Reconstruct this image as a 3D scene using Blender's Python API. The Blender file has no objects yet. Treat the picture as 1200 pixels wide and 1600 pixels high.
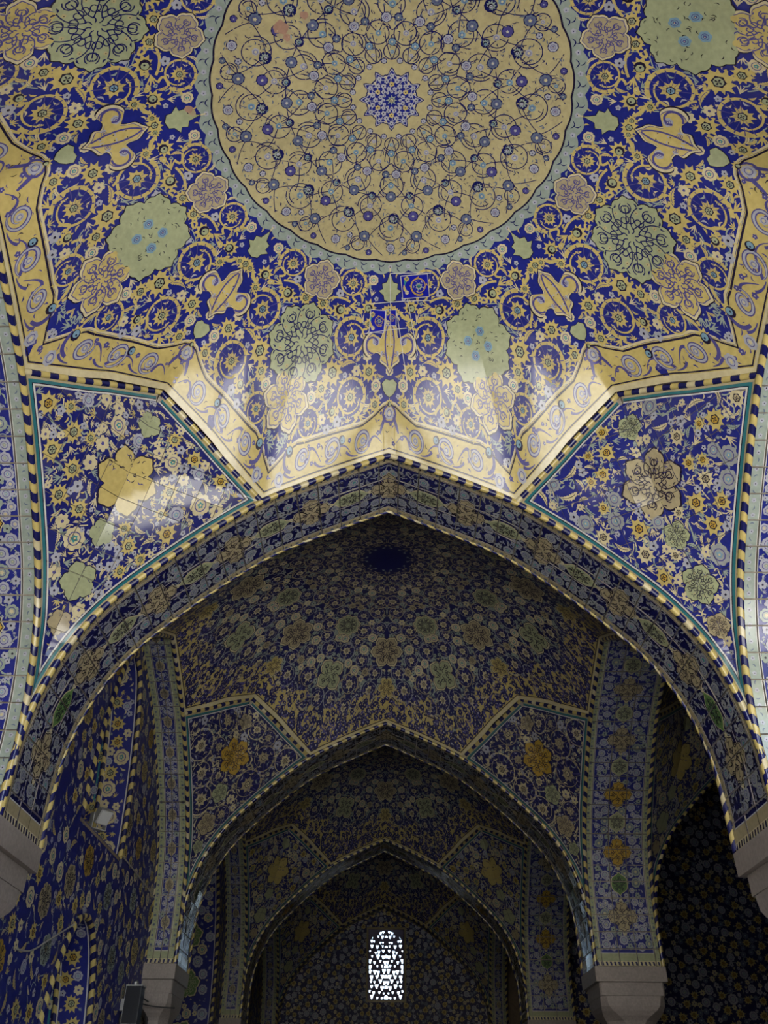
import bpy, math
import numpy as np
from mathutils import Matrix, Vector

# ------------------------------------------------------------------ camera, sky, sun, exposure
S = 6.5            # metres per design unit (eye level to arch apex)
EYE = 1.6
SC = bpy.context.scene
COL = SC.collection

def setup_camera():
    f, th, roll, yaw, cx = 1337.0, math.radians(36.177), math.radians(-0.3551), math.radians(-0.0967), -0.0064
    def ray(u, v):
        u, v = u*math.cos(roll)+v*math.sin(roll), -u*math.sin(roll)+v*math.cos(roll)
        d = (u, math.cos(th)-v*math.sin(th), math.sin(th)+v*math.cos(th))
        return Vector((d[0]*math.cos(yaw)+d[1]*math.sin(yaw), -d[0]*math.sin(yaw)+d[1]*math.cos(yaw), d[2]))
    fw = ray(0, 0); rt = ray(1, 0)-fw; up = ray(0, 1)-fw
    m = Matrix((rt, up, -fw)).transposed().to_4x4()
    m.translation = Vector((cx*S, 0, EYE))
    cam = bpy.data.objects.new('camera', bpy.data.cameras.new('camera'))
    COL.objects.link(cam); cam.matrix_world = m
    cam.data.sensor_fit = 'VERTICAL'; cam.data.sensor_height = 32.0
    cam.data.lens = 32.0*f/1600.0
    cam.data.clip_start = 0.05; cam.data.clip_end = 500
    SC.camera = cam
setup_camera()

w_ = bpy.data.worlds.new('sky'); SC.world = w_; w_.use_nodes = True
nt = w_.node_tree; bg = nt.nodes['Background']
sky = nt.nodes.new('ShaderNodeTexSky'); sky.sky_type = 'NISHITA'
sky.sun_disc = False; sky.sun_elevation = math.radians(48); sky.sun_rotation = math.radians(195)
sky.air_density = 1.0; sky.dust_density = 2.5; sky.ozone_density = 1.0
nt.links.new(sky.outputs[0], bg.inputs[0]); bg.inputs[1].default_value = 0.32

sun_d = bpy.data.lights.new('sun', 'SUN'); sun_d.energy = 30.0; sun_d.angle = math.radians(0.6); sun_d.color = (1.0, 0.975, 0.93)
sun = bpy.data.objects.new('sun', sun_d); COL.objects.link(sun)
sun.location = (-10, -30, 40)
sun.rotation_euler = Vector((0.25, 0.30, -1.0)).to_track_quat('-Z', 'Y').to_euler()

SC.view_settings.view_transform = 'Standard'; SC.view_settings.look = 'None'
SC.view_settings.gamma = 1.0; SC.view_settings.use_curve_mapping = False
SC.view_settings.exposure = 1.55
SC.cycles.max_bounces = 10; SC.cycles.diffuse_bounces = 7; SC.cycles.glossy_bounces = 4
SC.cycles.sample_clamp_indirect = 8.0

# ------------------------------------------------------------------ measured layout (design units)
A_, W, L = 0.535, 0.171, 1.241     # half clear bay, arch thickness, bay pitch
WL = 0.078                         # thickness of the blind arches on the left wall
YA = 1.1935                        # front face of the first arch
ZC, XK, ZK = 0.354, 0.2216, 0.893  # springing, octagon corner
APEX_D, PEAK = 1.235, 1.010
T225 = math.tan(math.pi/8)
XK = A_*T225
rng = np.random.default_rng(7)

# ------------------------------------------------------------------ glazes
PAL = {}
ALB = 0.50      # overall reflectance of the old glazes
MATS = []
def glaze(name, rgb, rough=0.11, var=0.16, spec=0.5, bump=0.10, scale=1.0):
    m = bpy.data.materials.new(name); m.use_nodes = True
    t = m.node_tree; n = t.nodes; b = n['Principled BSDF']
    tc = n.new('ShaderNodeTexCoord'); mp = n.new('ShaderNodeMapping'); t.links.new(tc.outputs['Object'], mp.inputs[0])
    n1 = n.new('ShaderNodeTexNoise'); n1.inputs['Scale'].default_value = 1.7*scale; n1.inputs['Detail'].default_value = 3
    n2 = n.new('ShaderNodeTexNoise'); n2.inputs['Scale'].default_value = 21*scale; n2.inputs['Detail'].default_value = 2
    t.links.new(mp.outputs[0], n1.inputs['Vector']); t.links.new(mp.outputs[0], n2.inputs['Vector'])
    ad = n.new('ShaderNodeMath'); ad.operation = 'ADD'; t.links.new(n1.outputs[0], ad.inputs[0]); t.links.new(n2.outputs[0], ad.inputs[1])
    r = n.new('ShaderNodeMapRange'); r.inputs['From Min'].default_value = .65; r.inputs['From Max'].default_value = 1.35
    r.inputs['To Min'].default_value = 1-var; r.inputs['To Max'].default_value = 1+var
    t.links.new(ad.outputs[0], r.inputs['Value'])
    mx = n.new('ShaderNodeVectorMath'); mx.operation = 'SCALE'; mx.inputs[0].default_value = [ALB*v for v in rgb]
    t.links.new(r.outputs[0], mx.inputs['Scale']); t.links.new(mx.outputs[0], b.inputs['Base Color'])
    rr = n.new('ShaderNodeMapRange'); rr.inputs['To Min'].default_value = rough*.7; rr.inputs['To Max'].default_value = rough*1.5
    t.links.new(n1.outputs[0], rr.inputs['Value']); t.links.new(rr.outputs[0], b.inputs['Roughness'])
    b.inputs['Specular IOR Level'].default_value = spec
    bp = n.new('ShaderNodeBump'); bp.inputs['Strength'].default_value = bump; bp.inputs['Distance'].default_value = 0.02
    t.links.new(n1.outputs[0], bp.inputs['Height']); t.links.new(bp.outputs[0], b.inputs['Normal'])
    PAL[name] = len(MATS); MATS.append(m); return m
glaze('cobalt', (.022, .030, .270)); glaze('navy', (.012, .014, .120)); glaze('yellow', (.70, .56, .20))
glaze('cream', (.78, .68, .42)); glaze('green', (.46, .50, .30)); glaze('beige', (.52, .44, .27))
glaze('turquoise', (.05, .32, .36)); glaze('white', (.78, .77, .74)); glaze('dark', (.022, .016, .050))
glaze('lilac', (.50, .51, .60)); glaze('violet', (.10, .09, .32)); glaze('sage', (.38, .45, .40))
glaze('leafgreen', (.16, .30, .10)); glaze('grout', (.45, .40, .33), rough=.8, bump=.3); glaze('gold', (.62, .40, .06))
glaze('pink', (.50, .30, .22)); glaze('ash', (.40, .42, .43)); glaze('ultramarine', (.012, .016, .42)); glaze('ink', (.018, .022, .19)); glaze('teal', (.035, .20, .24)); glaze('paleyellow', (.60, .52, .28)); glaze('slate', (.16, .20, .30)); glaze('sky', (.25, .42, .55))
C = PAL

ROUGH = []
def rough_set():  # rougher, less shiny copies that mute reflections in the deeper bays
    for m in MATS:
        c = m.copy(); c.name = 'matte_'+m.name
        for n in c.node_tree.nodes:
            if n.type == 'MAP_RANGE' and n.outputs[0].is_linked and n.outputs[0].links[0].to_socket.name == 'Roughness': n.inputs['To Min'].default_value = .42; n.inputs['To Max'].default_value = .62
            if n.type == 'BSDF_PRINCIPLED': n.inputs['Specular IOR Level'].default_value = .30
        ROUGH.append(c)
CUR = [MATS]
def plain(name, rgb, rough=.6, var=.15, scale=1.0, bump=.3, metal=0.0):
    m = glaze(name, rgb, rough, var, .3, bump, scale); PAL.pop(name); MATS.remove(m)
    m.node_tree.nodes['Principled BSDF'].inputs['Metallic'].default_value = metal
    return m
rough_set()
M_MARBLE = plain('marble', (.40, .345, .32), .45, .22, 1.5, .25)
M_FLOOR = plain('floor_stone', (.035, .028, .026), .5, .2, .6)  # floor colour kept near black to hold down bounced light
M_COURT = plain('courtyard_stone', (.58, .57, .54), .8, .12, .3)
M_DARKGROUND = plain('dark_far_ground', (.08, .09, .06), .9, .2, .5)  # dark ground colour, invented to keep far bounce light low
M_BRICK = plain('brick_plaster', (.40, .32, .24), .9, .2, .8)
M_BLACK = plain('black_plastic', (.012, .014, .025), .35, .1, 2, .1)
M_METAL = plain('light_metal', (.62, .63, .64), .35, .1, 3, .1, .3)
M_CABLE = plain('cable_sheath', (.05, .05, .055), .6, .1)
M_PALECABLE = plain('pale_cable', (.55, .53, .50), .6, .1)
M_GRILLE = plain('grille_bloom_tint', (.34, .30, .50), .8, .2, 4)  # violet tint is the window's bloom, put into the lattice colour

# ------------------------------------------------------------------ flat drawings made of triangles
def fan(outline, col, lay=0, c=(0, 0)):
    o = np.asarray(outline, float); n = len(o); c = np.asarray(c, float)
    t = np.empty((n, 3, 2)); t[:, 0] = c; t[:, 1] = o; t[:, 2] = np.roll(o, -1, 0)
    return [(t, col, lay)]
def polar(rs, ph=0.0):
    rs = np.asarray(rs, float); n = len(rs); a = ph+np.arange(n)*2*np.pi/n
    return np.stack([rs*np.cos(a), rs*np.sin(a)], 1)
def circle(r, n=10, c=(0, 0)): return polar([r]*n)+np.asarray(c)
def ring(r0, r1, n=12, col=0, lay=0):
    a, b = circle(r0, n), circle(r1, n); a2, b2 = np.roll(a, -1, 0), np.roll(b, -1, 0)
    return [(np.concatenate([np.stack([a, b, b2], 1), np.stack([a, b2, a2], 1)]), col, lay)]
def ribbon(pts, w, col, lay=0):
    p = np.asarray(pts, float); n = len(p)
    w = np.broadcast_to(np.asarray(w, float), (n,))
    d = np.gradient(p, axis=0); d /= np.maximum(np.linalg.norm(d, axis=1, keepdims=True), 1e-9)
    nn = np.stack([-d[:, 1], d[:, 0]], 1)
    a = p+nn*w[:, None]/2; b = p-nn*w[:, None]/2
    return [(np.concatenate([np.stack([a[:-1], b[:-1], b[1:]], 1), np.stack([a[:-1], b[1:], a[1:]], 1)]), col, lay)]
def xf(parts, pos=(0, 0), s=1.0, rot=0.0, flip=False):
    c, q = math.cos(rot), math.sin(rot)
    M = np.array([[c, q], [-q, c]])*s
    if flip: M = np.array([[1, 0], [0, -1]]) @ M
    return [(t@M+np.asarray(pos), col, lay) for t, col, lay in parts]
def recol(parts, mp): return [(t, mp.get(c, c), l) for t, c, l in parts]

class Draw:
    def __init__(self): self.t, self.c, self.l = [], [], []
    def add(self, parts, dl=0):
        for t, c, l in parts:
            self.t.append(t); self.c.append(np.full(len(t), c, np.int32)); self.l.append(np.full(len(t), l+dl, np.float32))
        return self
    def stamp(self, proto, pos=(0, 0), s=1.0, rot=0.0, flip=False, dl=0): return self.add(xf(proto, pos, s, rot, flip), dl)
    def arrays(self):
        if not self.t: return np.zeros((0, 3, 2)), np.zeros(0, np.int32), np.zeros(0)
        return np.concatenate(self.t), np.concatenate(self.c), np.concatenate(self.l)

def bez(a, b, c, n=8):
    t = np.linspace(0, 1, n)[:, None]; a, b, c = map(np.asarray, (a, b, c))
    return (1-t)**2*a+2*t*(1-t)*b+t*t*c
# -- motifs, unit radius
def leaf(col=None, w=.34, lay=1, bend=.35):
    t = np.linspace(0, 1, 7); x = t*2-1; mid = bend*(1-x*x)
    up = mid+w*np.sin(np.pi*t**.8); dn = mid-w*.7*np.sin(np.pi*t**.8)
    return fan(np.concatenate([np.stack([x, up], 1), np.stack([x, dn], 1)[::-1][1:-1]]), C['cream'] if col is None else col, lay, (0, bend))
def spiky(n=11, outer='yellow', core='green', deep=.70):
    k = np.arange(3*n); r = np.array([1.0, deep, deep*.96])[k % 3]*(1+.10*np.sin(k*.7))
    p = fan(polar(r), C[outer], 2)+fan(polar([.44, .36]*6), C['dark'], 3)+fan(circle(.31, 8), C[core], 4)
    for k in range(4):
        a = k*math.pi/2+.4; p += fan(circle(.07, 4, (.16*math.cos(a), .16*math.sin(a))), C['dark'], 5)
    return p
def rosette(n=8, outer='lilac', core='sky'):
    k = np.arange(n*4); r = .88+.13*np.abs(np.sin(np.pi*k/4))
    return fan(polar(r), C[outer], 2)+ring(.50, .60, 10, C['violet'], 3)+fan(polar([.34, .22]*5), C[core], 3)+fan(circle(.12, 5), C['cream'], 4)
def small(n=5, outer='lilac', core='dark'):
    k = np.arange(n*3); r = .70+.30*np.abs(np.sin(np.pi*k/3))
    return fan(polar(r), C[outer], 2)+fan(circle(.24, 5), C[core], 3)
def tuft(col='cream', n=5):
    p = []
    for k in range(n):
        a = -1.2+2.4*k/(n-1)
        p += xf(leaf(C[col], .24, 1, .15), (.45*math.cos(a), .45*math.sin(a)), .55*(1-.2*abs(a)), a)
    return p+fan(circle(.16, 5), C['sage'], 2)
def palmette(outer='yellow', core='green'):
    r = [1.05, .62, .98, .60, .95, .58, .88, .5, .7, .42, .5, .42, .7, .5, .88, .58, .95, .60, .98, .62]
    k = np.arange(14); h = .30+.10*np.sin(k*2*np.pi/14)
    return fan(polar(r), C[outer], 2)+fan(polar([.46]*9), C['dark'], 3)+fan(polar(h), C[core], 4)+fan(circle(.10, 5, (.05, 0)), C['dark'], 5)
def spiral_pts(turn=1.15, r0=1.0, r1=.62, n=26, a0=0.0):
    t = np.linspace(0, 1, n); a = a0+t*turn*2*np.pi; r = r0+(r1-r0)*t**1.6
    return np.stack([r*np.cos(a), r*np.sin(a)], 1)
def saz(col='cream', rib='dark'):
    """feathery curved leaf"""
    t = np.linspace(0, 1, 15); x = t*2-1; mid = .32*(1-x*x); z = np.where(np.arange(15) % 2 == 0, 1.0, .62)
    up = mid+.34*np.sin(np.pi*t**.75)*z; dn = mid-.30*np.sin(np.pi*t**.75)*z[::-1]
    o = np.concatenate([np.stack([x, up], 1), np.stack([x, dn], 1)[::-1][1:-1]])
    return fan(o, C[col], 1.5, (-.1, .3))+ribbon(np.stack([x[2:-2], mid[2:-2]], 1), .05, C[rib], 2)
def wisps(col='cream', n=4):
    p = []
    for k in range(n):
        a = -1.0+2.0*k/(n-1); p += ribbon(bez((-.8, 0), (-.1, a*.2), (.9*math.cos(a*.8), 1.0*math.sin(a)), 7), [.05, .12, .18, .22, .20, .14, .02], C[col], 1)
    return p
def scroll(col='yellow', flower=None, thick=.20, leaves=True):
    t = np.linspace(0, 1, 34); sp = spiral_pts(1.18, 1.0, .64, 34)
    p = ribbon(sp, thick*(1.05-.75*t), C[col], 2)
    if leaves:
        for k in range(2, 20, 2): p += fan(circle(.032, 4, sp[k]), C['violet'], 3)
        for k in range(5):
            a = k*1.15+.9; p += xf(leaf(C[['cream', 'sage', 'cream', 'lilac'][k % 4]], .34, 1, .5), (.70*math.cos(a), .70*math.sin(a)), .17, a+1.9)
        for k in range(4):
            a = k*1.5+2.0; p += xf(leaf(C[col], .42, 2, .7), (1.13*math.cos(a), 1.13*math.sin(a)), .20, a+1.2)
    return p+xf(flower or spiky(11), (0, 0), .50)
def curl(a='violet', b='lilac'):
    return curl_(a, b)
def curl_(a, b):
    t = np.linspace(0, 1, 30); s = spiral_pts(1.05, 1.0, .42, 30, -1.2)
    tail = bez((2.2, -1.05), (1.1, -1.5), s[0], 8)
    pts = np.concatenate([tail[:-1], s]); t = np.linspace(0, 1, len(pts)); w = .07+.24*np.sin(np.pi*np.clip(t*1.05, 0, 1))
    p = ribbon(pts, w, C[a], 2)+ribbon(pts, w*.50, C[b], 3)
    for k in range(4, len(pts)-3, 2):
        p += fan(circle(.06, 4, pts[k]), C[a], 4)
    p += xf(leaf(C[a], .3, 2, .4), (-.9, 1.15), .5, 2.3)
    return p+fan(circle(.20, 6, tail[0]), C['sky'], 3)+xf(small(6, 'lilac', 'violet'), (0, 0), .30)
def lobed(n, amp, sub=4, sharp=True, N=None):
    m = 12; k = np.arange(n*m); u = (k % m)/m          # one lobe per n, cusps between, small scallops on each
    r = 1-amp*1.25*(1-np.abs(np.sin(np.pi*u))**.75)+.030*np.abs(np.sin(3*np.pi*u))+.05*np.exp(-((u-.5)/.08)**2)
    return polar(r*.97)
def arabesque(col, n=8, w=.022, R=.80, lay=2):
    p = []
    for k in range(n):
        a = 2*np.pi*k/n; c = np.array([math.cos(a), math.sin(a)]); a2 = a+np.pi/n; c2 = np.array([math.cos(a2), math.sin(a2)])
        for sg in (1, -1):
            p += ribbon(spiral_pts(sg*1.0, .15, .05, 13, a2+sg*.6)+c2*R*.86, w, col, lay)
            p += ribbon(spiral_pts(sg*.95, .12, .05, 11, a+sg*1.2)+c*R*.52+sg*.10*np.array([-c[1], c[0]]), w, col, lay)
            p += ribbon(bez(c*R*.25, c*R*.6+sg*.22*np.array([-c[1], c[0]]), c2*R*.86 if sg > 0 else c*R*.95, 7), w, col, lay)
            p += xf(leaf(col, .4, lay, .3), c*R*.98+sg*.07*np.array([-c[1], c[0]]), .06, a+sg*.9)
        p += xf(small(4, 'paleyellow', 'dark'), c*R*.78, .055)
        p += ribbon(bez(c*R*.12, c2*R*.22, c*R*.30, 6), w, col, lay)
    return p
def medal_green(kind, body='green'):
    o = lobed(8, .10, 3)
    p = fan(o*1.03, C['dark'], 2)+fan(o, C[body], 3)
    if kind == 0: p += [(t, c, l+2) for t, c, l in arabesque(C['navy'], 8, .026, .85)]
    else:
        for k, (x, y) in enumerate([(0, .3), (.32, .05), (-.3, -.05), (.02, -.32)]):
            p += xf([(t, c, l+2) for t, c, l in rosette(6, 'sky', 'violet')], (x, y), .13)
        g = np.random.default_rng(5)
        for k in range(46):
            a, r = g.uniform(0, 6.28), .88*math.sqrt(g.uniform()); p += xf(leaf(C['dark'], .22, 4, .5), (r*math.cos(a), r*math.sin(a)), .05, g.uniform(0, 6))
    return p
def blob(body='beige', n=6, amp=.22, line='violet', kind=0):
    o = lobed(n, amp, 4)
    p = fan(o*1.06, C['dark'], 2)+fan(o*1.02, C['cream'], 2.5)+fan(o*.93, C[line], 3)+fan(o*.90, C[body], 3.5)
    g = np.random.default_rng(n)
    p += [(t, c, l+2.4) for t, c, l in arabesque(C[line], n, .035, .72)]
    for k in range(14):
        a, r = g.uniform(0, 6.28), .7*math.sqrt(g.uniform()); p += xf(small(5, 'lilac', 'violet'), (r*math.cos(a), r*math.sin(a)), .07)
    return p
def heart(body='green'):
    o = polar([1, .82, .78, .9, .75, .45, .75, .9, .78, .82]); return fan(o*1.08, C['dark'], 2)+fan(o, C[body], 3)+xf(small(4, 'sky', 'dark'), (.1, 0), .18, 0)
def diamond(body='green'):
    o = np.array([(1.2, 0), (.55, .22), (.45, .55), (.1, .5), (0, .8), (-.3, .45), (-.6, .4), (-.75, 0), (-.6, -.4), (-.3, -.45), (0, -.8), (.1, -.5), (.45, -.55), (.55, -.22)])
    return fan(o*1.08, C['dark'], 2)+fan(o, C[body], 3)+xf(rosette(5, 'sky', 'cream'), (0, 0), .16, 0)+ribbon([(1.2, 0), (1.6, 0)], .1, C['cream'], 2)
def cross(body='beige', line='dark'):
    k = np.arange(48); a = k/48*2*np.pi; r = .62+.36*np.abs(np.cos(2*a))**.8+.05*np.cos(16*a)
    o = polar(r); p = fan(o*1.07, C['cream'], 2)+fan(o*1.02, C['dark'], 2.5)+fan(o*.97, C[body], 3)
    return p+[(t, c, l+2) for t, c, l in arabesque(C[line], 4, .04, .8)]
def oval(body='green', line='dark', asp=.62):
    o = polar(1-.06*np.abs(np.sin(np.arange(24)/24*np.pi*6)))*np.array([1, asp]); o[0] = (1.18, 0); o[12] = (-1.18, 0)
    p = fan(o*1.07, C['cream'], 2)+fan(o, C[body], 3)
    q = [(t*np.array([1, asp]), c, l+2) for t, c, l in arabesque(C[line], 5, .05, .75)]
    return p+q
SP_Y, SP_G, SP_W = spiky(), spiky(10, 'cream', 'beige'), spiky(9, 'yellow', 'gold')
RO_L, RO_C = rosette(), rosette(8, 'cream', 'turquoise')
SM_L, SM_C, SM_S = small(), small(6, 'cream', 'violet'), small(5, 'sage', 'dark')
SZ_C, SZ_Y, SZ_S, SZ_L = saz(), saz('yellow', 'violet'), saz('sage'), saz('lilac', 'violet')
WI_C, WI_S, WI_Y = wisps(), wisps('sage'), wisps('yellow')
TU_C, TU_S, TU_L, TU_Y = tuft(), tuft('sage'), tuft('lilac'), tuft('yellow')
PM_Y, PM_G = palmette(), palmette('yellow', 'sky')
LF_C, LF_S, LF_Y, LF_L = leaf(C['cream']), leaf(C['sage']), leaf(C['yellow']), leaf(C['lilac'])

# ------------------------------------------------------------------ triangle tools
def subdivide(t, c, l, lmax):
    for _ in range(9):
        e = np.stack([np.linalg.norm(t[:, (i+1) % 3]-t[:, i], axis=1) for i in range(3)], 1)
        big = e.max(1) > lmax
        if not big.any(): break
        tb = t[big]; k = e[big].argmax(1); r = np.arange(len(tb))
        a, b, d = tb[r, k], tb[r, (k+1) % 3], tb[r, (k+2) % 3]; m = (a+b)/2
        t = np.concatenate([t[~big], np.stack([a, m, d], 1), np.stack([m, b, d], 1)])
        c = np.concatenate([c[~big], c[big], c[big]]); l = np.concatenate([l[~big], l[big], l[big]])
    return t, c, l
def halfplane(t, c, l, d):
    """keep the side where d (n,3) <= 0 and where d >= 0, as two lists"""
    s = d > 0; n = s.sum(1)
    lo, hi = [(t[n == 0], c[n == 0], l[n == 0])], [(t[n == 3], c[n == 3], l[n == 3])]
    for cnt, one, two in ((1, hi, lo), (2, lo, hi)):
        m = n == cnt
        if not m.any(): continue
        tb, db, cb, lb, sb = t[m], d[m], c[m], l[m], s[m]
        k = (sb if cnt == 1 else ~sb).argmax(1); r = np.arange(len(tb))
        A, B, D = tb[r, k], tb[r, (k+1) % 3], tb[r, (k+2) % 3]
        da, db_, dd = db[r, k], db[r, (k+1) % 3], db[r, (k+2) % 3]
        P = A+(B-A)*(da/(da-db_))[:, None]; Q = A+(D-A)*(da/(da-dd))[:, None]
        one.append((np.stack([A, P, Q], 1), cb, lb))
        two.append((np.stack([P, B, D], 1), cb, lb)); two.append((np.stack([P, D, Q], 1), cb, lb))
    cat = lambda q: tuple(np.concatenate([x[i] for x in q]) for i in range(3))
    return cat(lo), cat(hi)
def cut_grid(t, c, l, xs, ys):
    """dict (i,j) -> (t,c,l), cut along the lines xs, ys"""
    out = {}; rest = (t, c, l)
    cols = []
    for x in xs:
        lo, rest = halfplane(*rest, rest[0][:, :, 0]-x); cols.append(lo)
    cols.append(rest)
    for i, q in enumerate(cols):
        for j, y in enumerate(ys):
            lo, q = halfplane(*q, q[0][:, :, 1]-y)
            if len(lo[0]): out[(i, j)] = lo
        if len(q[0]): out[(i, len(ys))] = q
    return out

LIFT = 0.00042
def wrap(fn, t, lay, flip=1.0, lift0=0.0):
    """map (n,3,2) -> world verts and normals"""
    uv = t.reshape(-1, 2); e = 1e-4
    P = fn(uv[:, 0], uv[:, 1]); U = fn(uv[:, 0]+e, uv[:, 1])-fn(uv[:, 0]-e, uv[:, 1]); V = fn(uv[:, 0], uv[:, 1]+e)-fn(uv[:, 0], uv[:, 1]-e)
    N = np.cross(U, V)*flip; ln = np.linalg.norm(N, axis=1, keepdims=True); N = N/np.maximum(ln, 1e-12)
    return P+N*(np.repeat(lay, 3)*LIFT+lift0)[:, None], N

def mesh_obj(name, V, cols, parent=None, z0=0.0, N=None, mats=None, faces3=True):
    """V (3n,3) design units, triangles in order"""
    n = len(V)//3
    T = V.reshape(n, 3, 3); ar = np.linalg.norm(np.cross(T[:, 1]-T[:, 0], T[:, 2]-T[:, 0]), axis=1)
    ok = ar > 2e-9
    T = T[ok]; n = len(T)
    if n == 0: return None
    if N is not None:      # winding follows the shading normal
        N3 = N.reshape(-1, 3, 3)[ok].copy(); gn = np.cross(T[:, 1]-T[:, 0], T[:, 2]-T[:, 0])
        bad = (gn*N3.mean(1)).sum(1) < 0
        T = T.copy(); T[bad] = T[bad][:, [0, 2, 1]]; N3[bad] = N3[bad][:, [0, 2, 1]]
    cols = np.asarray(cols)[ok]
    used = np.unique(cols)
    me = bpy.data.meshes.new(name)
    V = T.reshape(-1, 3).copy(); V[:, 2] -= z0; V *= S
    me.vertices.add(3*n); me.vertices.foreach_set('co', V.ravel().astype(np.float32))
    me.loops.add(3*n); me.loops.foreach_set('vertex_index', np.arange(3*n, dtype=np.int32))
    me.polygons.add(n); me.polygons.foreach_set('loop_start', np.arange(0, 3*n, 3, dtype=np.int32))
    me.polygons.foreach_set('material_index', np.searchsorted(used, cols).astype(np.int32))
    for u in used: me.materials.append((mats or CUR[0])[u])
    me.update()
    if N is not None:
        NN = N3.reshape(-1, 3)
        me.polygons.foreach_set('use_smooth', np.ones(n, bool))
        me.normals_split_custom_set_from_vertices(NN.astype(np.float32).tolist() if len(NN) < 100 else NN.astype(np.float32))
    o = bpy.data.objects.new(name, me); COL.objects.link(o)
    if parent is not None: o.parent = parent
    return o
def empty(name, loc=(0, 0, 0), rz=0.0, parent=None):
    o = bpy.data.objects.new(name, None); COL.objects.link(o)
    o.location = (loc[0]*S, loc[1]*S, EYE+loc[2]*S) if parent is None else loc
    o.rotation_euler = (0, 0, rz); o.empty_display_size = .2
    if parent is not None: o.parent = parent
    return o
def tag(o, label=None, cat=None, group=None, kind=None):
    if label: o['label'] = label
    if cat: o['category'] = cat
    if group: o['group'] = group
    if kind: o['kind'] = kind
    return o
def copy_tree(o, parent=None):
    c = o.copy(); COL.objects.link(c); c.parent = parent
    if parent is None:
        for k in ('label', 'group'):
            if k in c: del c[k]
    for ch in KIDS.get(o.name, list(o.children)): copy_tree(ch, c)
    return c
KIDS = {}
def quadmesh(name, V, F, mat, parent=None, z0=0.0, smooth=False, loc=None):
    me = bpy.data.meshes.new(name); v = np.asarray(V, float).copy()
    if len(v): v[:, 2] -= z0
    me.from_pydata((v*S).tolist(), [], [list(f) for f in F]); me.materials.append(mat)
    if smooth: me.polygons.foreach_set('use_smooth', np.ones(len(me.polygons), bool))
    o = bpy.data.objects.new(name, me); COL.objects.link(o)
    if parent is not None: o.parent = parent
    if loc is not None: o.location = (loc[0]*S, loc[1]*S, EYE+loc[2]*S)
    return o
def box(x0, x1, y0, y1, z0, z1):
    V = [(x, y, z) for x in (x0, x1) for y in (y0, y1) for z in (z0, z1)]
    return V, [(0, 1, 3, 2), (4, 6, 7, 5), (0, 4, 5, 1), (2, 3, 7, 6), (0, 2, 6, 4), (1, 5, 7, 3)]

# ------------------------------------------------------------------ arch profile
AP = np.array([(.535, .354), (.535, .40), (.534, .45), (.529, .50), (.518, .55), (.501, .60), (.477, .648), (.440, .700), (.400, .742),
               (.350, .790), (.290, .842), (.2216, .893), (.160, .926), (.10, .955), (0, 1.0)])
def smooth_path(p, n=30):
    out = []
    for i in range(len(p)-1):
        a = p[i-1] if i else 2*p[0]-p[1]; b, c = p[i], p[i+1]; d = p[i+2] if i+2 < len(p) else 2*p[-1]-p[-2]
        for t in np.linspace(0, 1, n, endpoint=False):
            out.append(.5*((2*b)+(-a+c)*t+(2*a-5*b+4*c-d)*t*t+(-a+3*b-3*c+d)*t**3))
    out.append(p[-1]); return np.array(out)
PR = smooth_path(AP, 12)
PS = np.concatenate([[0], np.cumsum(np.linalg.norm(np.diff(PR, axis=0), axis=1))]); HL = PS[-1]
def archX(s):   # s signed arc length from the apex, HL = springing
    q = HL-np.abs(s); x = np.interp(q, PS, PR[:, 0]); ex = np.minimum(q, 0)
    return np.sign(s+1e-12)*x, np.interp(q, PS, PR[:, 1])+ex
def z_at_x(x): return np.interp(np.abs(x), PR[::-1, 0], PR[::-1, 1])
def x_at_z(z): return np.interp(z, PR[:, 1], PR[:, 0])
def soffit(s, t):
    x, z = archX(s); return np.stack([x, t, z], 1)

# ------------------------------------------------------------------ filling a field with flowers
class Field:
    def __init__(self, inside, bounds, seed=1):
        self.ins, self.b, self.g, self.items = inside, bounds, np.random.default_rng(seed), []
    def block(self, x, y, r): self.items.append((x, y, r, None))
    def fill(self, r, tries, key, gap=.95, vary=.12):
        x0, x1, y0, y1 = self.b; add = []
        X = self.g.uniform(x0, x1, tries); Y = self.g.uniform(y0, y1, tries); R = r*self.g.uniform(1-vary, 1+vary, tries)
        it = np.array([(a, b, c) for a, b, c, _ in self.items]).reshape(-1, 3)
        okv = self.ins(X, Y, R)
        for x, y, rr, ok in zip(X, Y, R, okv):
            if not ok: continue
            if len(it) and (np.hypot(it[:, 0]-x, it[:, 1]-y) < (it[:, 2]+rr)*gap).any(): continue
            it = np.vstack([it, (x, y, rr)]); self.items.append((x, y, rr, key)); add.append((x, y, rr))
        return add
def stems(D, pts, reach, w, col, g, lay=1):
    """thin curved stalks between neighbours"""
    P = np.array(pts)
    for i in range(len(P)):
        d = np.hypot(P[:, 0]-P[i, 0], P[:, 1]-P[i, 1]); d[i] = 9
        for j in np.argsort(d)[:2]:
            if d[j] < reach and (i < j or g.random() < .4):
                m = (P[i, :2]+P[j, :2])/2; v = P[j, :2]-P[i, :2]; n = np.array([-v[1], v[0]])*g.uniform(-.35, .35)
                u = v/max(d[j], 1e-9); r0, r1 = (P[i, 2]*.93, P[j, 2]*.93) if P.shape[1] > 2 and d[j] > (P[i, 2]+P[j, 2])*.8 else (0, 0)
                turn = .7*g.choice([-1, 1]); rot = lambda q, a: np.array([q[0]*math.cos(a)-q[1]*math.sin(a), q[0]*math.sin(a)+q[1]*math.cos(a)])
                D.add(ribbon(bez(P[i, :2]+rot(u, turn)*r0, m+n, P[j, :2]-rot(u, -turn)*r1, 7), w, col, lay))

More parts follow.
